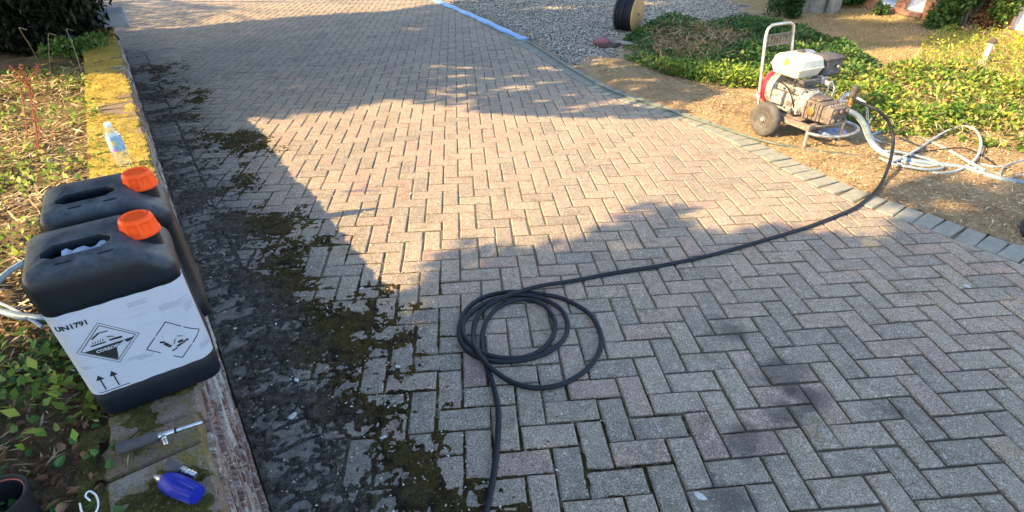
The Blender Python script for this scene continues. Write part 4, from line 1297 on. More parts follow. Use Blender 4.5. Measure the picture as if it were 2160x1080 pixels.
hose_thing('looped_hose', [A(1880, 342, .03), A(1905, 332, .03), A(1940, 312, .03), A(1970, 292, .03), A(2000, 275, .05), A(2032, 266, .07), A(2058, 275, .08), A(2069, 300, .07), A(2062, 328, .05), A(2040, 350, .035), A(2010, 362, .016), A(1975, 365, .012), A(1935, 356, .012), A(1900, 347, .012), A(1870, 338, .012)], .0095, M['clearhose'], 'white hose making one wide open loop beside the plants')
hose_thing('grey_hose', [A(1880, 326, .02), A(1930, 322, .02), A(1985, 315, .03), A(2030, 312, .05), A(2060, 322, .05), A(2090, 340, .03), A(2110, 352, .02), A(2180, 372, .012)], .005, M['rubber'], 'thin dark hose lying across the pale hose bundle')
hose_thing('tangled_hose', [A(1850, 318, .03), A(1890, 320, .04), A(1930, 328, .035), A(1965, 338, .035), A(1990, 352, .03), A(1960, 358, .03), A(1915, 352, .035), A(1880, 345, .03), A(1855, 333, .03)], .009, M['greyhose'], 'pale grey hose doubled back inside the bundle near the machine')
hose_thing('small_loop', [A(2160, 335, .02), A(2136, 344, .03), A(2118, 352, .04), A(2110, 366, .03), A(2114, 380, .012), A(2126, 384, .012), A(2134, 374, .03), A(2160, 366, .04)], .0045, M['greyhose'], 'small loop of thin grey hose at the right edge')
hose_thing('pale_hose_end', [A(2200, 326, .02), A(2155, 338, .02), A(2125, 349, .02), A(2095, 352, .02), A(2070, 346, .02)], .009, M['clearhose'], 'white hose entering from the right edge above the bundle')
hose_thing('dark_hose', [A(2040, 355, .008), A(2060, 368, .006), A(2090, 377, .006), A(2130, 384, .006), A(2200, 395, .006)], .007, M['rubber'], 'black hose lying under the bundle at the right edge')
pts = [A(x, y, .012) for x, y in ((1110, 86), (1140, 104), (1170, 124), (1200, 143), (1230, 160), (1265, 180), (1300, 196), (1350, 213), (1400, 229), (1450, 246), (1500, 262), (1550, 279), (1600, 294), (1640, 304), (1700, 314), (1780, 326), (1850, 332), (1900, 332), (1960, 326))]
hose_thing('garden_hose', pts, .0085, M['greenhose'], 'long faded green hose lying along the curved kerb', .05)
# blue lay-flat hose
Pb = spline([A(x, y, .012) for x, y in ((900, -14), (925, 2), (960, 17), (1000, 34), (1035, 50), (1070, 66), (1106, 82))], .1)
m = MB(); secs = []
for i, p in enumerate(Pb):
    t_ = (Pb[min(i+1, len(Pb)-1)] - Pb[max(i-1, 0)]).normalized(); s_ = Vector((-t_.y, t_.x, 0)); w_ = .055 + .012*math.sin(i*.9)
    w_ *= 1.1; secs.append([p + s_*w_ - Vector((0, 0, .010)), p - s_*w_ - Vector((0, 0, .010)), p - s_*w_*1.05, p - s_*w_*.5 + Vector((0, 0, .014)), p + Vector((0, 0, .008)), p + s_*w_*.5 + Vector((0, 0, .012)), p + s_*w_*1.05])
o = m.loft(secs).build('flat_hose', M['blueflat'], None, 60); tag(o, 'blue lay flat hose stretched along the far kerb', 'hose')

# blue bag under the cart
bb_ = A(1757, 296, .02)
bm = bmesh.new(); bmesh.ops.create_icosphere(bm, subdivisions=3, radius=1)
for v in bm.verts:
    n_ = NZ.fbm(v.co.x*2.5+5, v.co.y*2.5+v.co.z*3+5, 3)
    v.co = Vector((v.co.x*.10, v.co.y*.07, max(v.co.z, -.4)*.045)) * (.75+.6*float(n_))
me = bpy.data.meshes.new('plastic_bag'); bm.to_mesh(me); bm.free()
o = link('plastic_bag', me, mat('blue grey sheet', (.16, .26, .50), .4, build=b_worn((.12, .22, .50), (.42, .48, .52), 18, .002)), None, 30); o.location = bb_ + Vector((.05, .10, .01))
tag(o, 'crumpled blue plastic bag on the ground under the cart', 'plastic bag')

# boot at the right edge
bt = A(2172, 492, 0)
boot = empty('work_boot', bt, R(235), 'dark work boot with brown upper and navy toe at the right edge', 'boot')
m = MB()
m.loft([[(x*sx + ox, y*sy, z) for x, y in [(math.cos(a), math.sin(a)) for a in np.linspace(0, 2*math.pi, 20, endpoint=False)]] for z, sx, sy, ox in ((.02, .115, .045, 0), (.045, .118, .046, 0), (.075, .105, .044, -.008), (.10, .075, .042, -.04), (.14, .055, .042, -.055), (.20, .050, .045, -.058), (.25, .055, .05, -.06))])
m.build('upper', M['boot'], boot, 60)
m = MB(); m.loft([[(x*sx + ox, y*sy, z) for x, y in [(math.cos(a), math.sin(a)) for a in np.linspace(0, 2*math.pi, 20, endpoint=False)]] for z, sx, sy, ox in ((.0, .125, .050, 0), (.025, .127, .052, 0), (.03, .118, .047, 0))]); m.build('sole', M['boottoe'], boot, 40)
m = MB(); m.loft([[(x*sx + ox, y*sy, z) for x, y in [(math.cos(a), math.sin(a)) for a in np.linspace(0, 2*math.pi, 20, endpoint=False)]] for z, sx, sy, ox in ((.03, .055, .050, .066), (.06, .053, .049, .064), (.075, .04, .04, .058))]); m.build('toe_cap', M['boottoe'], boot, 60)

# ------------------------------------------------------------------ verge, gravel, lawn on the right
st = .06
xs = np.arange(-2.2, 12.5, st); ys = np.arange(-3.5, 15, st)
X_, Y_ = np.meshgrid(xs, ys, indexing='ij')
ex = edge_x(Y_)
gravel_poly = [(-4, 15), (-2.2, 14), (-.95, 9.8), (-.44, 8.75), (-.02, 7.6), (.35, 6.33), (.57, 5.45), (.75, 4.95), (1.05, 5.1), (1.45, 5.6), (1.75, 6.35), (2.4, 6.95), (3.3, 7.05), (3.9, 7.2), (4.3, 8.2), (4.6, 15)]
lawn_poly = [(4.5, 7.4), (4.05, 6.9), (4.2, 5.8), (3.7, 4.2), (4.4, 4.6), (4.4, 3.0), (5.0, 2.4), (12.5, 2), (12.5, 15), (4.6, 15)]
dg_ = pdist(gravel_poly, X_, Y_)
dl_ = pdist(lawn_poly, X_, Y_)
Zb = -.008 + (NZ.fbm(X_*3, Y_*3, 4) - .5)*.035 + np.clip((X_-ex-.02)*.10, 0, .02) + np.clip((X_ - 4.2)*.02, 0, .06)
Zb = np.where(X_ - ex < .12, np.minimum(Zb, -.004 + np.clip(X_-ex, 0, .1)*.08), Zb)
def zat(x, y): return -.008 + (NZ.fbm(x*3, y*3, 4)-.5)*.035 + np.clip((x-edge_x(y)-.02)*.10, 0, .02) + np.clip((x-4.2)*.02, 0, .06)
vid = np.arange(X_.size).reshape(X_.shape)
Q = np.stack([vid[:-1, :-1], vid[1:, :-1], vid[1:, 1:], vid[:-1, 1:]], -1)
cx = (X_[:-1, :-1]+X_[1:, 1:])/2; cy = (Y_[:-1, :-1]+Y_[1:, 1:])/2
# snap the first column of vertices beyond the kerb onto it
V3 = np.stack([X_, Y_, Zb], -1)
snap = (X_ < ex + .0) & (X_ > ex - st*1.01)
V3[..., 0] = np.where(snap, ex + .002, V3[..., 0]); V3[..., 2] = np.where(snap, -.012, V3[..., 2])
out = (X_[:-1, :-1] >= ex[:-1, :-1] - st*1.01) & (X_[:-1, 1:] >= ex[:-1, 1:] - st*1.01)
gm = pdist(gravel_poly, cx, cy) + (NZ.fbm(cx*4, cy*4, 3)-.5)*.5 > 0
lm = pdist(lawn_poly, cx, cy) + (NZ.fbm(cx*3+9, cy*3, 3)-.5)*.8 > 0
for name, msk, m_ in (('gravel_yard', out & gm, M['gravelbase']), ('lawn', out & ~gm & lm, M['lawn']), ('verge', out & ~gm & ~lm, M['soil'])):
    tag(link(name, idx_mesh(name, V3.reshape(-1, 3), Q[msk]), m_, None, 180), kind='structure')
# gravel stones
p = rng.random((52000, 2)) * [6.2, 7.3] + [-1.6, 4.9]
p = p[(pdist(gravel_poly, p[:, 0], p[:, 1]) > -.12 + .2*rng.random(len(p))) & (p[:, 0] > edge_x(p[:, 1]) + .02)]
n = len(p); sz = .006 + .010*rng.random(n)**1.5
z = zat(p[:, 0], p[:, 1])
ang = rng.random(n)*6.28; V = np.zeros((n, 6, 3)); 
loc = np.array([(1, 0, 0), (0, 1, 0), (-1, 0, 0), (0, -1, 0), (0, 0, .7), (0, 0, -.7)], float)
for k in range(6):
    j = 1 + rng.normal(0, .25, n)
    x_, y_, z_ = loc[k]
    V[:, k, 0] = p[:, 0] + sz*j*(x_*np.cos(ang) - y_*np.sin(ang)); V[:, k, 1] = p[:, 1] + sz*j*(x_*np.sin(ang)+y_*np.cos(ang)); V[:, k, 2] = z + sz*.3 + z_*sz*j
tri = [(0, 1, 4), (1, 2, 4), (2, 3, 4), (3, 0, 4)]
T3 = np.concatenate([V[:, list(t_)] for t_ in tri])
me = quads_mesh('gravel', T3, 3, np.tile(rng.random(n), 4))
tag(link('gravel', me, M['gravel']), 'grey gravel stones covering the yard beyond the drive', 'gravel', kind='stuff')

# straw and crumbs on the verge
vp = [(.9, 4.6), (1.3, 3.3), (1.75, 2.35), (1.95, 1.7), (2.43, .9), (3.0, -.5), (4.6, -.5), (4.4, 2.0), (3.3, 2.3), (2.4, 3.2), (1.7, 4.3), (1.1, 5.2)]
p = rand_in(vp, 32000); p = p[p[:, 0] > edge_x(p[:, 1]) - .03 * rng.random(len(p))]
scatter('verge_straw', np.c_[p, zat(p[:, 0], p[:, 1]) + .004 + .012*rng.random(len(p))], .012 + .035*rng.random(len(p)), M['straw'], 'dry straw and wood crumbs covering the soil along the kerb', 'straw', flat=.25, aspect=.16, fold=.05)
# parched lawn blades
p = rand_in(lawn_poly, 60000); p = p[(p[:, 0] < 8.5) & (p[:, 1] < 10)]
k = NZ.fbm(p[:, 0]*1.5+3, p[:, 1]*1.5, 3)
scatter('lawn_grass', np.c_[p, zat(p[:, 0], p[:, 1])], .02 + .03*rng.random(len(p)), M['grass_dry'], 'short parched grass on the lawn before the house', 'grass', tint=np.clip(rng.normal(.6, .2, len(p)) - (k-.5)*.9, 0, 1), flat=.5, aspect=.22, up=.6)
# ground cover in sun beside the hoses
gc = [(2.55, 2.95), (2.65, 2.62), (2.95, 2.42), (3.2, 2.28), (3.55, 2.0), (4.1, 1.5), (4.9, 1.6), (5.2, 2.6), (4.9, 3.3), (4.9, 4.1), (4.5, 4.6), (3.9, 4.25), (3.4, 4.0), (2.8, 3.65)]
def groundcover(name, poly, n, hmax, matl, label, tmean, tsd, size=.035, gap=.38, patch=3.0):
    p = rand_in(poly, n)
    d = pdist(poly, p[:, 0], p[:, 1])
    k = NZ.fbm(p[:, 0]*patch+12, p[:, 1]*patch+4, 3)
    h = hmax * np.clip(d/.25, .12, 1) * np.clip(.35 + 1.3*(k-.25), .2, 1.3)
    keep = rng.random(n) < np.clip((k-gap+.18)*6, .05, 1)
    p, h, k, d = p[keep], h[keep], k[keep], d[keep]
    zz_ = h * (1 - rng.random(len(p))**2.2)
    t_ = np.clip(rng.normal(tmean, tsd, len(p)) + (NZ.fbm(p[:, 0]*5, p[:, 1]*5+60, 2)-.5)*.9, 0, .9)
    t_ = np.where(rng.random(len(p)) < .025, .96, t_)
    return scatter(name, np.c_[p, zat(p[:, 0], p[:, 1]) + zz_], size*(.6+.8*rng.random(len(p))), matl, label, 'ground cover', tint=t_, flat=.5, aspect=.55, up=.25, fold=.3)
groundcover('ground_cover', gc, 26000, .17, M['leaf_green'], 'lush yellow green ground cover sunlit behind the pale hoses', .52, .20, .042, .43, 3.4)
p = rand_in(gc, 7000)
scatter('cover_straw', np.c_[p, zat(p[:, 0], p[:, 1]) + .02 + .08*rng.random(len(p))], .03+.06*rng.random(len(p)), M['straw'], 'dry stems showing between the sunlit ground cover leaves', 'dry stems', flat=.5, aspect=.10)
gc2 = [(1.35, 5.0), (1.55, 4.45), (1.9, 3.95), (2.3, 3.75), (2.7, 3.45), (3.2, 3.35), (3.7, 3.8), (4.1, 4.5), (4.3, 5.9), (4.25, 6.7), (3.7, 6.95), (2.2, 6.85), (1.6, 6.0)]
groundcover('ivy_patch', gc2, 26000, .24, M['leaf_ivy'], 'dark green ivy thicket between the gravel and the machine', .55, .25, .045, .40, 2.0)
p = rand_in([(1.6, 4.6), (2.2, 4.3), (3.0, 5.4), (2.6, 6.3), (1.9, 5.9)], 2600)
scatter('dry_stems', np.c_[p, .06+.18*rng.random(len(p))], .06+.09*rng.random(len(p)), M['straw'], 'tangle of dry stems in the middle of the ivy thicket', 'dry stems', flat=.5, aspect=.07, tint=rng.random(len(p))*.6)
p = rand_in([(1.5, 4.5), (1.9, 3.9), (2.3, 3.68), (2.75, 3.4), (3.0, 3.75), (2.5, 4.05), (1.9, 4.5)], 4200)
scatter('sunlit_ivy', np.c_[p, .03+.14*rng.random(len(p))], .022+.03*rng.random(len(p)), M['leaf_green'], 'bright lime leaves along the sunlit front of the thicket', 'ground cover', tint=np.clip(rng.normal(.6, .12, len(p)), 0, .85), flat=.5, aspect=.5, up=.3)
# thin weeds and yellow flowers on the lawn edge
wp_ = [(4.3, 4.2), (4.7, 3.2), (5.6, 2.8), (6.5, 3.0), (6.6, 5.2), (6.2, 6.0), (5.2, 5.3)]
p = rand_in(wp_, 6500)
scatter('lawn_weeds', np.c_[p, zat(p[:, 0], p[:, 1]) + .10*rng.random(len(p))], .02+.04*rng.random(len(p)), M['leaf_green'], 'sparse yellow green weeds invading the lawn', 'weeds', tint=np.clip(rng.normal(.7, .12, len(p)), 0, .88), flat=.6, aspect=.3, up=.5)
p = np.concatenate([rand_in(wp_, 260), rand_in([(5.7, 4.4), (6.6, 4.3), (6.7, 5.2), (6.2, 5.4)], 350)])
scatter('yellow_flowers', np.c_[p, zat(p[:, 0], p[:, 1]) + .06+.12*rng.random(len(p))], .02+.014*rng.random(len(p)), M['flower'], 'small yellow flowers among the weeds before the house', 'flowers', flat=.4, aspect=.9)

# ------------------------------------------------------------------ cable reel, branches
rp = A(1322, 66, 0)
reel = empty('hose_reel', (rp.x, rp.y, 0), R(-38), 'wooden flanged reel wound with black hose on the gravel', 'hose reel')
RR = .235
for x, nm in ((.13, 'flange'), (-.13, 'flange')):
    MB().lathe([(RR*.98, -.009), (RR, -.006), (RR, .006), (RR*.98, .009), (.02, .009), (.02, -.009)], 40, T((x, 0, RR)) @ rotY(90)).build(nm, M['wood'] if x > 0 else M['dkplastic'], reel)
MB().lathe([(.07, -.13), (.07, .13)], 20, T((0, 0, RR)) @ rotY(90)).build('drum', M['wood'], reel)
MB().lathe([(.016, -.02), (.016, .02)], 12, T((.135, 0, RR)) @ rotY(90)).build('spindle', M['rusty'], reel)
pts = []
for k in range(12*24):
    a = k/24*2*math.pi; lay = k/24
    rr = RR*.80 + .012*math.sin(lay*2.1) + .018*(lay > 6)
    x = -.115 + .23*((lay/6) % 1 if int(lay/6) % 2 == 0 else 1 - (lay/6) % 1)
    pts.append((x, rr*math.cos(a), RR + rr*math.sin(a)))
MB().tube(pts, .021, 8).build('wound_hose', M['rubber'], reel, 60)
MB().tube([(-.03, .0, RR*1.85), (-.0, -.03, RR*2.0), (.03, -.02, RR*2.08), (.06, .02, RR*1.95), (.07, .05, RR*1.8)], .016, 8, step=.03).build('loose_turn', M['rubber'], reel)
for i, (pp, r_, lab) in enumerate(((((1262, 97), (1290, 98), (1312, 93), (1345, 90)), .035, 'thick dark branch lying below the hose reel'),
                                  (((1238, 84), (1255, 91), (1275, 96)), .012, 'thin dark twig poking left from the branch pile'),
                                  (((1285, 88), (1310, 92), (1345, 96), (1370, 94)), .045, 'grey brown rotten log in front of the hose reel'))):
    o = MB().tube([A(x, y, r_*.7) for x, y in pp], r_, 8, step=.06, rf=lambda t: 1-.35*t).build('branch', M['log'] if i < 2 else M['bark'], None, 40); tag(o, lab, 'branch')
q = A(1270, 88, .05)
bm = bmesh.new(); bmesh.ops.create_icosphere(bm, subdivisions=3, radius=1)
for v in bm.verts:
    n_ = float(NZ.fbm(v.co.x*2.5+15, v.co.y*2.5+v.co.z*3+5, 3))
    v.co = Vector((v.co.x*.11, v.co.y*.07, max(v.co.z, -.5)*.05)) * (.7+.6*n_)
me = bpy.data.meshes.new('rag'); bm.to_mesh(me); bm.free()
o = link('rag', me, M['redcloth'], None, 30); o.location = q; tag(o, 'faded red rag dropped on the branches below the reel', 'rag')

# ------------------------------------------------------------------ house
h0, h1 = Vector((5.75, 9.6, 0)), Vector((7.25, 2.8, 0))
HL = (h1-h0).length; hd = (h1-h0).normalized(); hn = Vector((-hd.y, hd.x, 0)) * -1   # towards the garden
if hn.x > 0: hn = -hn
house = empty('house', h0, math.atan2(hd.y, hd.x), 'orange brick house with white windows beyond the lawn', 'house')
# local: x along wall, y away from the garden (positive into house?), z up
ysign = 1 if (Matrix.Rotation(math.atan2(hd.y, hd.x), 3, 'Z') @ Vector((0, 1, 0))).dot(hn) > 0 else -1
def HX(px, py, z=0):
    """distance along the wall of the point seen at a pixel"""
    v = ROT @ Vector(((px-1080)/FOC, -(py-540)/FOC, -1.0)); c = Vector(CAM)
    s_ = (h0 - c).dot(hn) / v.dot(hn); p = c + v*s_
    return (p-h0).dot(hd), p.z
wins = []
for (pa, pb) in (((1847, 18), (1884, 23)), ((1903, 29), (1940, 38)), ((2118, 78), (2175, 92))):
    xa, za_ = HX(*pa); xb, zb_ = HX(*pb)
    wins.append((min(xa, xb), max(xa, xb), max(.12, (za_+zb_)/2)))
HH = 2.7
def hv(x, y, z): return (x, y*ysign, z)   # y>0 towards garden
def hbox(mb, x0, x1, y0, y1, z0, z1, b=0):
    a, c = sorted((y0*ysign, y1*ysign)); mb.box(x0, x1, a, c, z0, z1, b)
# wall core with openings: strips
mb = MB(); xs_ = [0] + [v for w_ in wins for v in w_[:2]] + [HL]
for i in range(0, len(xs_), 2): hbox(mb, xs_[i], xs_[i+1], -.25, -.012, -.2, HH)
for (x0, x1, zs) in wins:
    hbox(mb, x0, x1, -.25, -.012, -.2, zs-.06); hbox(mb, x0, x1, -.25, -.012, 2.2, HH)
mb.build('wall', M['mortar'], house, 30)
VV = []; FF = []; TT = []
row = 0; z = 0.0
while z < HH - .07:
    x = -.112 if row % 2 else 0
    while x < HL:
        a, b = max(0, x)+.005, min(HL, x+.225)-.005
        hole = any(b > w_[0]-.0 and a < w_[1]+.0 and z+.065 > w_[2]-.06 and z < 2.2 for w_ in wins)
        segs = [(a, b)]
        if hole:
            segs = []
            for w_ in wins:
                if b > w_[0] and a < w_[1]:
                    if a < w_[0]-.02: segs.append((a, w_[0]))
                    if b > w_[1]+.02: segs.append((w_[1], b))
        for a_, b_ in segs:
            if b_-a_ < .02: continue
            k = MB(); d_ = rng.normal(0, .0015); hbox(k, a_, b_, -.02, d_, z, z+.065)
            o_ = len(VV); VV += k.v; FF += [tuple(o_+q for q in f) for f in k.f]; TT += [float(rng.random())]*len(k.f)
        x += .225
    z += .075; row += 1
o = link('wall_bricks', idx_mesh('wall_bricks', VV, FF, TT), M['housebrick'], house); tag(o, kind='stuff')
for i, (x0, x1, zs) in enumerate(wins):
    mb = MB(); f = .055
    hbox(mb, x0, x0+f, -.14, -.07, zs, 2.2); hbox(mb, x1-f, x1, -.14, -.07, zs, 2.2); hbox(mb, x0+f, x1-f, -.14, -.07, zs, zs+f); hbox(mb, x0+f, x1-f, -.14, -.07, 2.2-f, 2.2)
    wf = mb.build('window', M['upvc'], house, 30)
    mb = MB(); hbox(mb, x0+f, x1-f, -.112, -.104, zs+f, 2.2-f); mb.build('pane', M['glass'] if i == 0 else M['curtain'], wf, 30)
    mb = MB(); hbox(mb, x0-.03, x1+.03, -.14, .045, zs-.055, zs-.002); mb.build('sill', M['sill'], wf, 30)
mb = MB(); hbox(mb, -.3, HL+.3, -1.2, .35, HH, HH+.12); mb.build('eaves', M['upvc'], house, 30)
mb = MB(); hbox(mb, wins[2][0]-.5, wins[2][1]+.6, .003, .30, -.1, .10); tag(mb.build('doorstep', M['sill'], house, 30), 'brown tiled step under the right hand window')

# ------------------------------------------------------------------ shrubs and trees in view
def crown_pts(c, rad, n, seed, lumps=9):
    r_ = np.random.default_rng(seed)
    cs = r_.normal(0, .45, (lumps, 3)) * rad + c; rs = (.35 + .3*r_.random(lumps))
    k = r_.integers(lumps, size=n); v = r_.normal(0, 1, (n, 3)); v /= np.linalg.norm(v, axis=1)[:, None]
    return cs[k] + v * (rs[k][:, None] * rad) * (.6+.4*r_.random(n)[:, None]**.5)
def shrub(name, px, py, rad, n, matl, label, lsize=.05, tm=.5, trunk=True, cat='shrub', lift=.55):
    b = A(px, py, .02)
    t_ = empty(name, (b.x, b.y, 0), 0, label, cat)
    P = crown_pts(np.array([0, 0, rad[2]*lift + .05]), np.array(rad), n, int(px), 12)
    P = P[P[:, 2] > .02]
    Q_ = leaf_quads(P, lsize*(.6+.8*rng.random(len(P))), flat=.6, aspect=.5, up=.1)
    o = link('crown', quads_mesh('crown', Q_, 4, np.clip(rng.normal(tm, .25, len(P)), 0, 1)), matl, t_); tag(o, kind='stuff')
    m = MB()
    for k in range(5):
        a = k*1.3; m.tube([(0.02*math.cos(a), .02*math.sin(a), -.02), (rad[0]*.2*math.cos(a), rad[1]*.2*math.sin(a), rad[2]*.4), (rad[0]*.5*math.cos(a), rad[1]*.5*math.sin(a), rad[2]*.95)], .018, 6, step=.08, rf=lambda t: 1-.7*t)
    m.build('trunk', M['bark'], t_)
    return t_
shrub('leafy_shrub', 2028, 64, (.36, .36, .66), 13000, M['leaf_shrub'], 'big rounded green shrub growing against the brick wall', .065)
shrub('brown_shrub', 2085, 72, (.17, .2, .28), 1800, M['brown_leaf'], 'dead brown shrub between the green shrub and the doorway', .05)
shrub('low_shrub', 1795, 16, (.33, .3, .24), 5000, M['leaf_ivy'], 'low dark shrub row below the left window', .06)
shrub('low_shrub', 1852, 34, (.09, .09, .10), 1300, M['leaf_shrub'], 'small green plant at the foot of the brick pier', .045)
shrub('ivy_bush', 1652, 36, (.27, .27, .7), 9000, M['leaf_ivy'], 'dark ivy bush right behind the cart handle', .05, .3)
# multi-stem tree behind the cart
tb = A(1718, 30, 0)
tr = empty('garden_tree', (tb.x, tb.y, 0), 0, 'pale grey tree trunk with three stems behind the cart handle', 'tree')
for a in (((0, 0, -.05), (.0, -.02, .4), (-.02, -.02, .9), (.05, .1, 2.2), (.2, .3, 4.2)), ((.22, -.08, -.05), (.24, -.07, .35), (.32, -.04, .9), (.5, .2, 2.4), (.9, .5, 4.0)), ((-.06, .05, -.05), (-.14, .06, .5), (-.3, .1, 1.2), (-.7, .4, 3.0))):
    MB().tube(a, .10, 12, step=.12, rf=lambda t: 1.15-.75*t).build('trunk', M['bark'], tr)
P = crown_pts(np.array([.1, .5, 4.6]), np.array([1.5, 1.5, 1.1]), 6000, 5, 14); P = P[P[:, 2] > 3.0]
o = link('crown', quads_mesh('crown', leaf_quads(P, .07+.05*rng.random(len(P)), flat=.7, aspect=.5), 4, rng.random(len(P))), M['leaf_tree'], tr); tag(o, kind='stuff')
# small garden post
gp = A(2072, 134, .02)
gpo = empty('garden_ornament', gp, 0, 'small pale stone post with dark cap among the weeds', 'garden ornament')
MB().lathe([(.04, 0), (.042, .02), (.032, .06), (.028, .19), (.034, .20), (.034, .22)], 16).build('post', M['stone'], gpo)
MB().lathe([(.045, .22), (.048, .235), (.03, .26), (.01, .27)], 16).build('cap', M['log'], gpo)

# concrete block at the end of the wall
cbp = A(222, 66, WH)
cb = MB().box(-.13, .13, -.22, .22, 0, .14, .012).build('concrete_block', M['slab'], None, 30)
cb.location = (cbp.x - .02, cbp.y + .25, WH + .02); cb.rotation_euler = (0, 0, R(27)); tag(cb, 'grey concrete block resting on the far end of the wall', 'concrete block')

# dark conifer at top left with low skirts in view; it and its neighbour shade the far drive
SX, SY = -math.cos(SAZ)/math.tan(SEL), -math.sin(SAZ)/math.tan(SEL)
def skirts(px, py, rad, n, seed):
    b = A(px, py, .42); return crown_pts(np.array([b.x, b.y, .42 + rad[2]*.5]), np.array(rad), n, seed, 14)
far_poly = [(-7, 3.6), (-3.3, 3.55), (-2.13, 3.32), (-1.71, 3.60), (-1.2, 3.95), (-.45, 3.5), (.3, 3.3), (1.2, 3.15), (1.9, 3.75), (2.4, 4.35), (3.6, 5.0), (4.6, 5.2), (5.6, 5.1), (7.2, 5.8), (9, 7), (9, 12), (.5, 13), (-.6, 9.5), (-1.87, 8.75), (-3.33, 8.35), (-4.5, 7.7), (-8, 7.1)]
def cast(poly, n, soft, seed, gaps, fx, fy):
    p = rand_in(poly, n)
    d = pdist(poly, p[:, 0], p[:, 1])
    k = NZ.fbm(p[:, 0]*fx+seed, p[:, 1]*fy+seed, 3)
    pr_ = np.clip((d + (k-.5)*soft*1.6) / .10, 0, 1)
    for (gx, gy, gr, gs) in gaps:
        pr_ *= 1 - np.clip(1.3 - np.hypot((p[:, 0]-gx)/gr, (p[:, 1]-gy)/gs), 0, 1) * (k > .42)
    if seed == 21:   # leaf density thinned in streaks, shaped to let bands of sun through
        str_ = NZ.fbm(p[:, 0]*1.6 + p[:, 1]*.8, p[:, 1]*8.5 - p[:, 0]*1.2, 3)
        z1 = (p[:, 0] > -1.0) & (p[:, 0] < 1.9) & (p[:, 1] < 5.1)
        pr_ *= np.where(z1 & (str_ > .50), .03, 1)
    return p[rng.random(len(p)) < pr_]
gapsf = [(1.0, 8.6, .9, .25), (2.6, 8.9, 1.0, .3), (.5, 4.1, 1.1, .15), (-.2, 4.45, .9, .13), (.9, 4.6, .5, .12), (-2.3, 4.3, .35, .08), (-1.3, 7.2, .3, .12), (.3, 5.0, .6, .09), (.9, 3.7, .8, .07), (4.6, 6.3, .9, .16), (5.2, 5.6, .9, .12), (6.0, 7.0, 1.2, .5)]
rng = np.random.default_rng(101)
p = cast(far_poly, 90000, .30, 21, gapsf, 1.3, 2.6)
p = np.concatenate([p, rand_in([(-8, 7.1), (-4.7, 7.8), (-4.5, 9.7), (-6, 10.1), (-9, 9.5)], 1700)])
zm = np.maximum(2.0, (p[:, 0] + 2.2)/1.69)
q_ = rand_in([(-1.3, 4.0), (-.45, 3.45), (.3, 3.25), (1.2, 3.1), (1.9, 3.7), (1.3, 5.2), (-.6, 5.2)], 60000)
st_ = NZ.fbm(q_[:, 0]*2.6 + q_[:, 1]*1.2, q_[:, 1]*11.0 - q_[:, 0]*1.6, 3) + .10*NZ.n(q_[:, 0]*.9+4, q_[:, 1]*1.3)
inz = inside([(-1.1, 4.1), (-.45, 3.5), (.3, 3.3), (1.2, 3.15), (1.8, 3.75), (1.2, 5.1), (-.6, 5.1)], p[:, 0], p[:, 1])
p = p[~inz]
q_ = q_[(st_ < .525) | (rng.random(len(q_)) < .02)]
zone = np.concatenate([np.zeros(len(p), bool), np.ones(len(q_), bool)])
p = np.concatenate([p, q_])
zm = np.maximum(2.0, (p[:, 0] + 2.2)/1.69)
zl = zm + np.where(zone, .9, 6.0)*rng.random(len(p))**1.2
lsz = np.where(zone, .55, 1.0)
P = np.c_[p[:, 0] + SX*zl, p[:, 1] + SY*zl, zl]
trunks = [(-5.4, 4.9, 'tall dark conifer at the top left corner beyond the wall', M['leaf_dark']), (-9.5, 3.6, 'broad tree left of the picture shading the far drive', M['leaf_tree']), (-13.5, 9.5, 'tree past the end of the wall shading the yard', M['leaf_tree'])]
which = np.argmin(np.stack([np.hypot(P[:, 0]-t_[0], P[:, 1]-t_[1]) for t_ in trunks]), 0)
def build_tree(i, x, y, lab, ml, P, extra=None, gz=.38, ls=1.0):
    t_ = empty('conifer_tree' if i == 0 else 'shade_tree', (x, y, 0), 0, lab, 'tree')
    zt = float(P[:, 2].max()); cen = P.mean(0)
    MB().tube([(0, 0, gz-.4), (.05, .03, 1.6), ((cen[0]-x)*.3, (cen[1]-y)*.3, zt*.6), ((cen[0]-x)*.5, (cen[1]-y)*.5, zt*.92)], .17, 12, step=.3, rf=lambda t: 1.1-.8*t).build('trunk', M['bark'], t_)
    m = MB(); idx = rng.choice(len(P), 26)
    for q in P[idx]:
        e = Vector((q[0]-x, q[1]-y, q[2])); s_ = Vector(((cen[0]-x)*.2, (cen[1]-y)*.2, max(1.7, q[2]*.55)))
        m.tube([s_, s_.lerp(e, .5)+Vector((0, 0, .15)), e], .035, 6, step=.4, rf=lambda t: 1-.75*t)
    m.build('limb', M['bark'], t_)
    Q_ = leaf_quads(P - np.array([x, y, 0]), .10*ls+.07*ls*rng.random(len(P)), flat=.8, aspect=.6)
    o = link('crown', quads_mesh('crown', Q_, 4, rng.random(len(P))), ml, t_); tag(o, kind='stuff')
    if extra is not None:
        Q_ = leaf_quads(extra - np.array([x, y, 0]), .05+.06*rng.random(len(extra)), flat=.8, aspect=.35, up=-.2)
        o = link('low_foliage', quads_mesh('low_foliage', Q_, 4, rng.random(len(extra))), ml, t_); tag(o, kind='stuff')
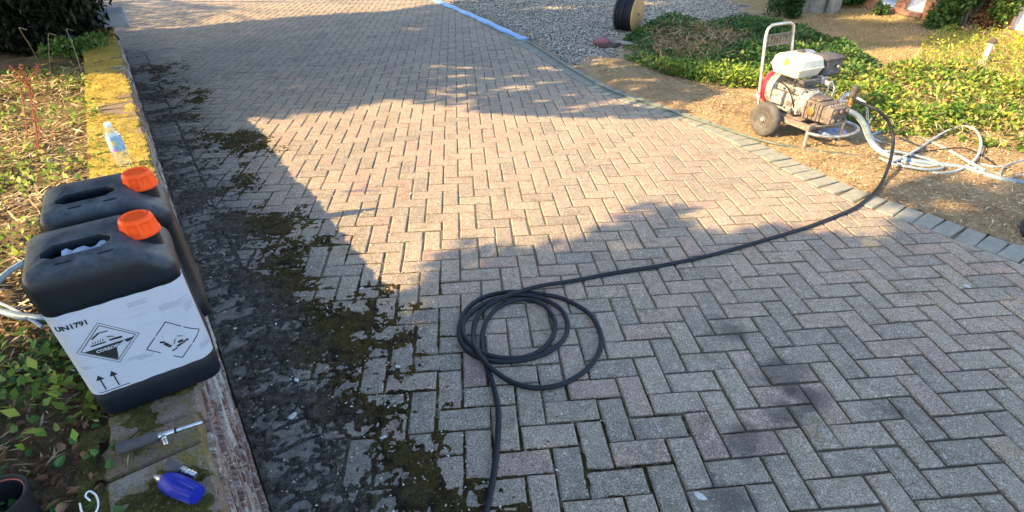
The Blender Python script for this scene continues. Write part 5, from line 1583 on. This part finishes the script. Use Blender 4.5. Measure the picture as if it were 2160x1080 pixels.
low = np.concatenate([skirts(100, 55, (.8, .7, .7), 16000, 4), skirts(60, 100, (.6, .4, .5), 9000, 14), skirts(20, 95, (.75, .5, .7), 9000, 5), skirts(110, 100, (.5, .35, .35), 5000, 6), skirts(-60, 60, (1.0, .8, .9), 9000, 7)])
low = low[low[:, 2] > .40]
for i, (x, y, lab, ml) in enumerate(trunks):
    build_tree(i, x, y, lab, ml, P[which == i], low if i == 0 else None, ls=lsz[which == i])
b = A(170, 118, .42)
P2 = crown_pts(np.array([b.x, b.y, .46]), np.array([.17, .26, .10]), 1500, 9, 9)
tag(link('bramble', quads_mesh('bramble', leaf_quads(P2, .03+.03*rng.random(len(P2)), flat=.6, aspect=.5), 4, np.clip(rng.normal(.6, .25, len(P2)), 0, 1)), M['leaf_shrub']), 'green bramble leaves spilling on to the far coping', 'bramble', kind='stuff')

# near tree (behind the camera's left) that shades the foreground
near_poly = [(-6, .2), (-1.5, .30), (-1.15, .42), (-.85, .72), (-.63, 1.22), (-.29, 1.14), (-.06, 1.16), (.32, 1.41), (.70, 1.60), (.86, 1.36), (1.16, 1.22), (1.45, 1.05), (1.75, .98), (2.1, 1.55), (2.5, 1.75), (2.9, 1.6), (3.6, 1.6), (5, 1.4), (6, -4), (-6, -4)]
gapsn = [(1.45, .74, .20, .10), (2.35, 1.35, .35, .16), (-.45, 1.0, .12, .06), (.2, 1.15, .3, .06)]
rng = np.random.default_rng(202)
p = cast(near_poly, 75000, .34, 55, gapsn, 4.2, 4.6)
zl = np.maximum(2.2, (p[:, 0] + 2.6)/1.69) + 1.6*rng.random(len(p))
P = np.c_[p[:, 0] + SX*zl, p[:, 1] + SY*zl, zl]
build_tree(9, -5.6, -2.2, 'leafy tree behind the viewer shading the near bricks', M['leaf_tree'], P)

# unseen tree added to block sky light and deepen the far drive's shade
rng = np.random.default_rng(303)
P = crown_pts(np.array([-1.4, 7.2, 7.6]), np.array([3.0, 2.8, 1.5]), 9000, 31, 22)
P = P[P[:, 2] > 5.2]
build_tree(9, 1.6, 12.6, 'added unseen tree whose crown blocks sky light over the far drive', M['leaf_tree'], P, None, .38, 1.9)
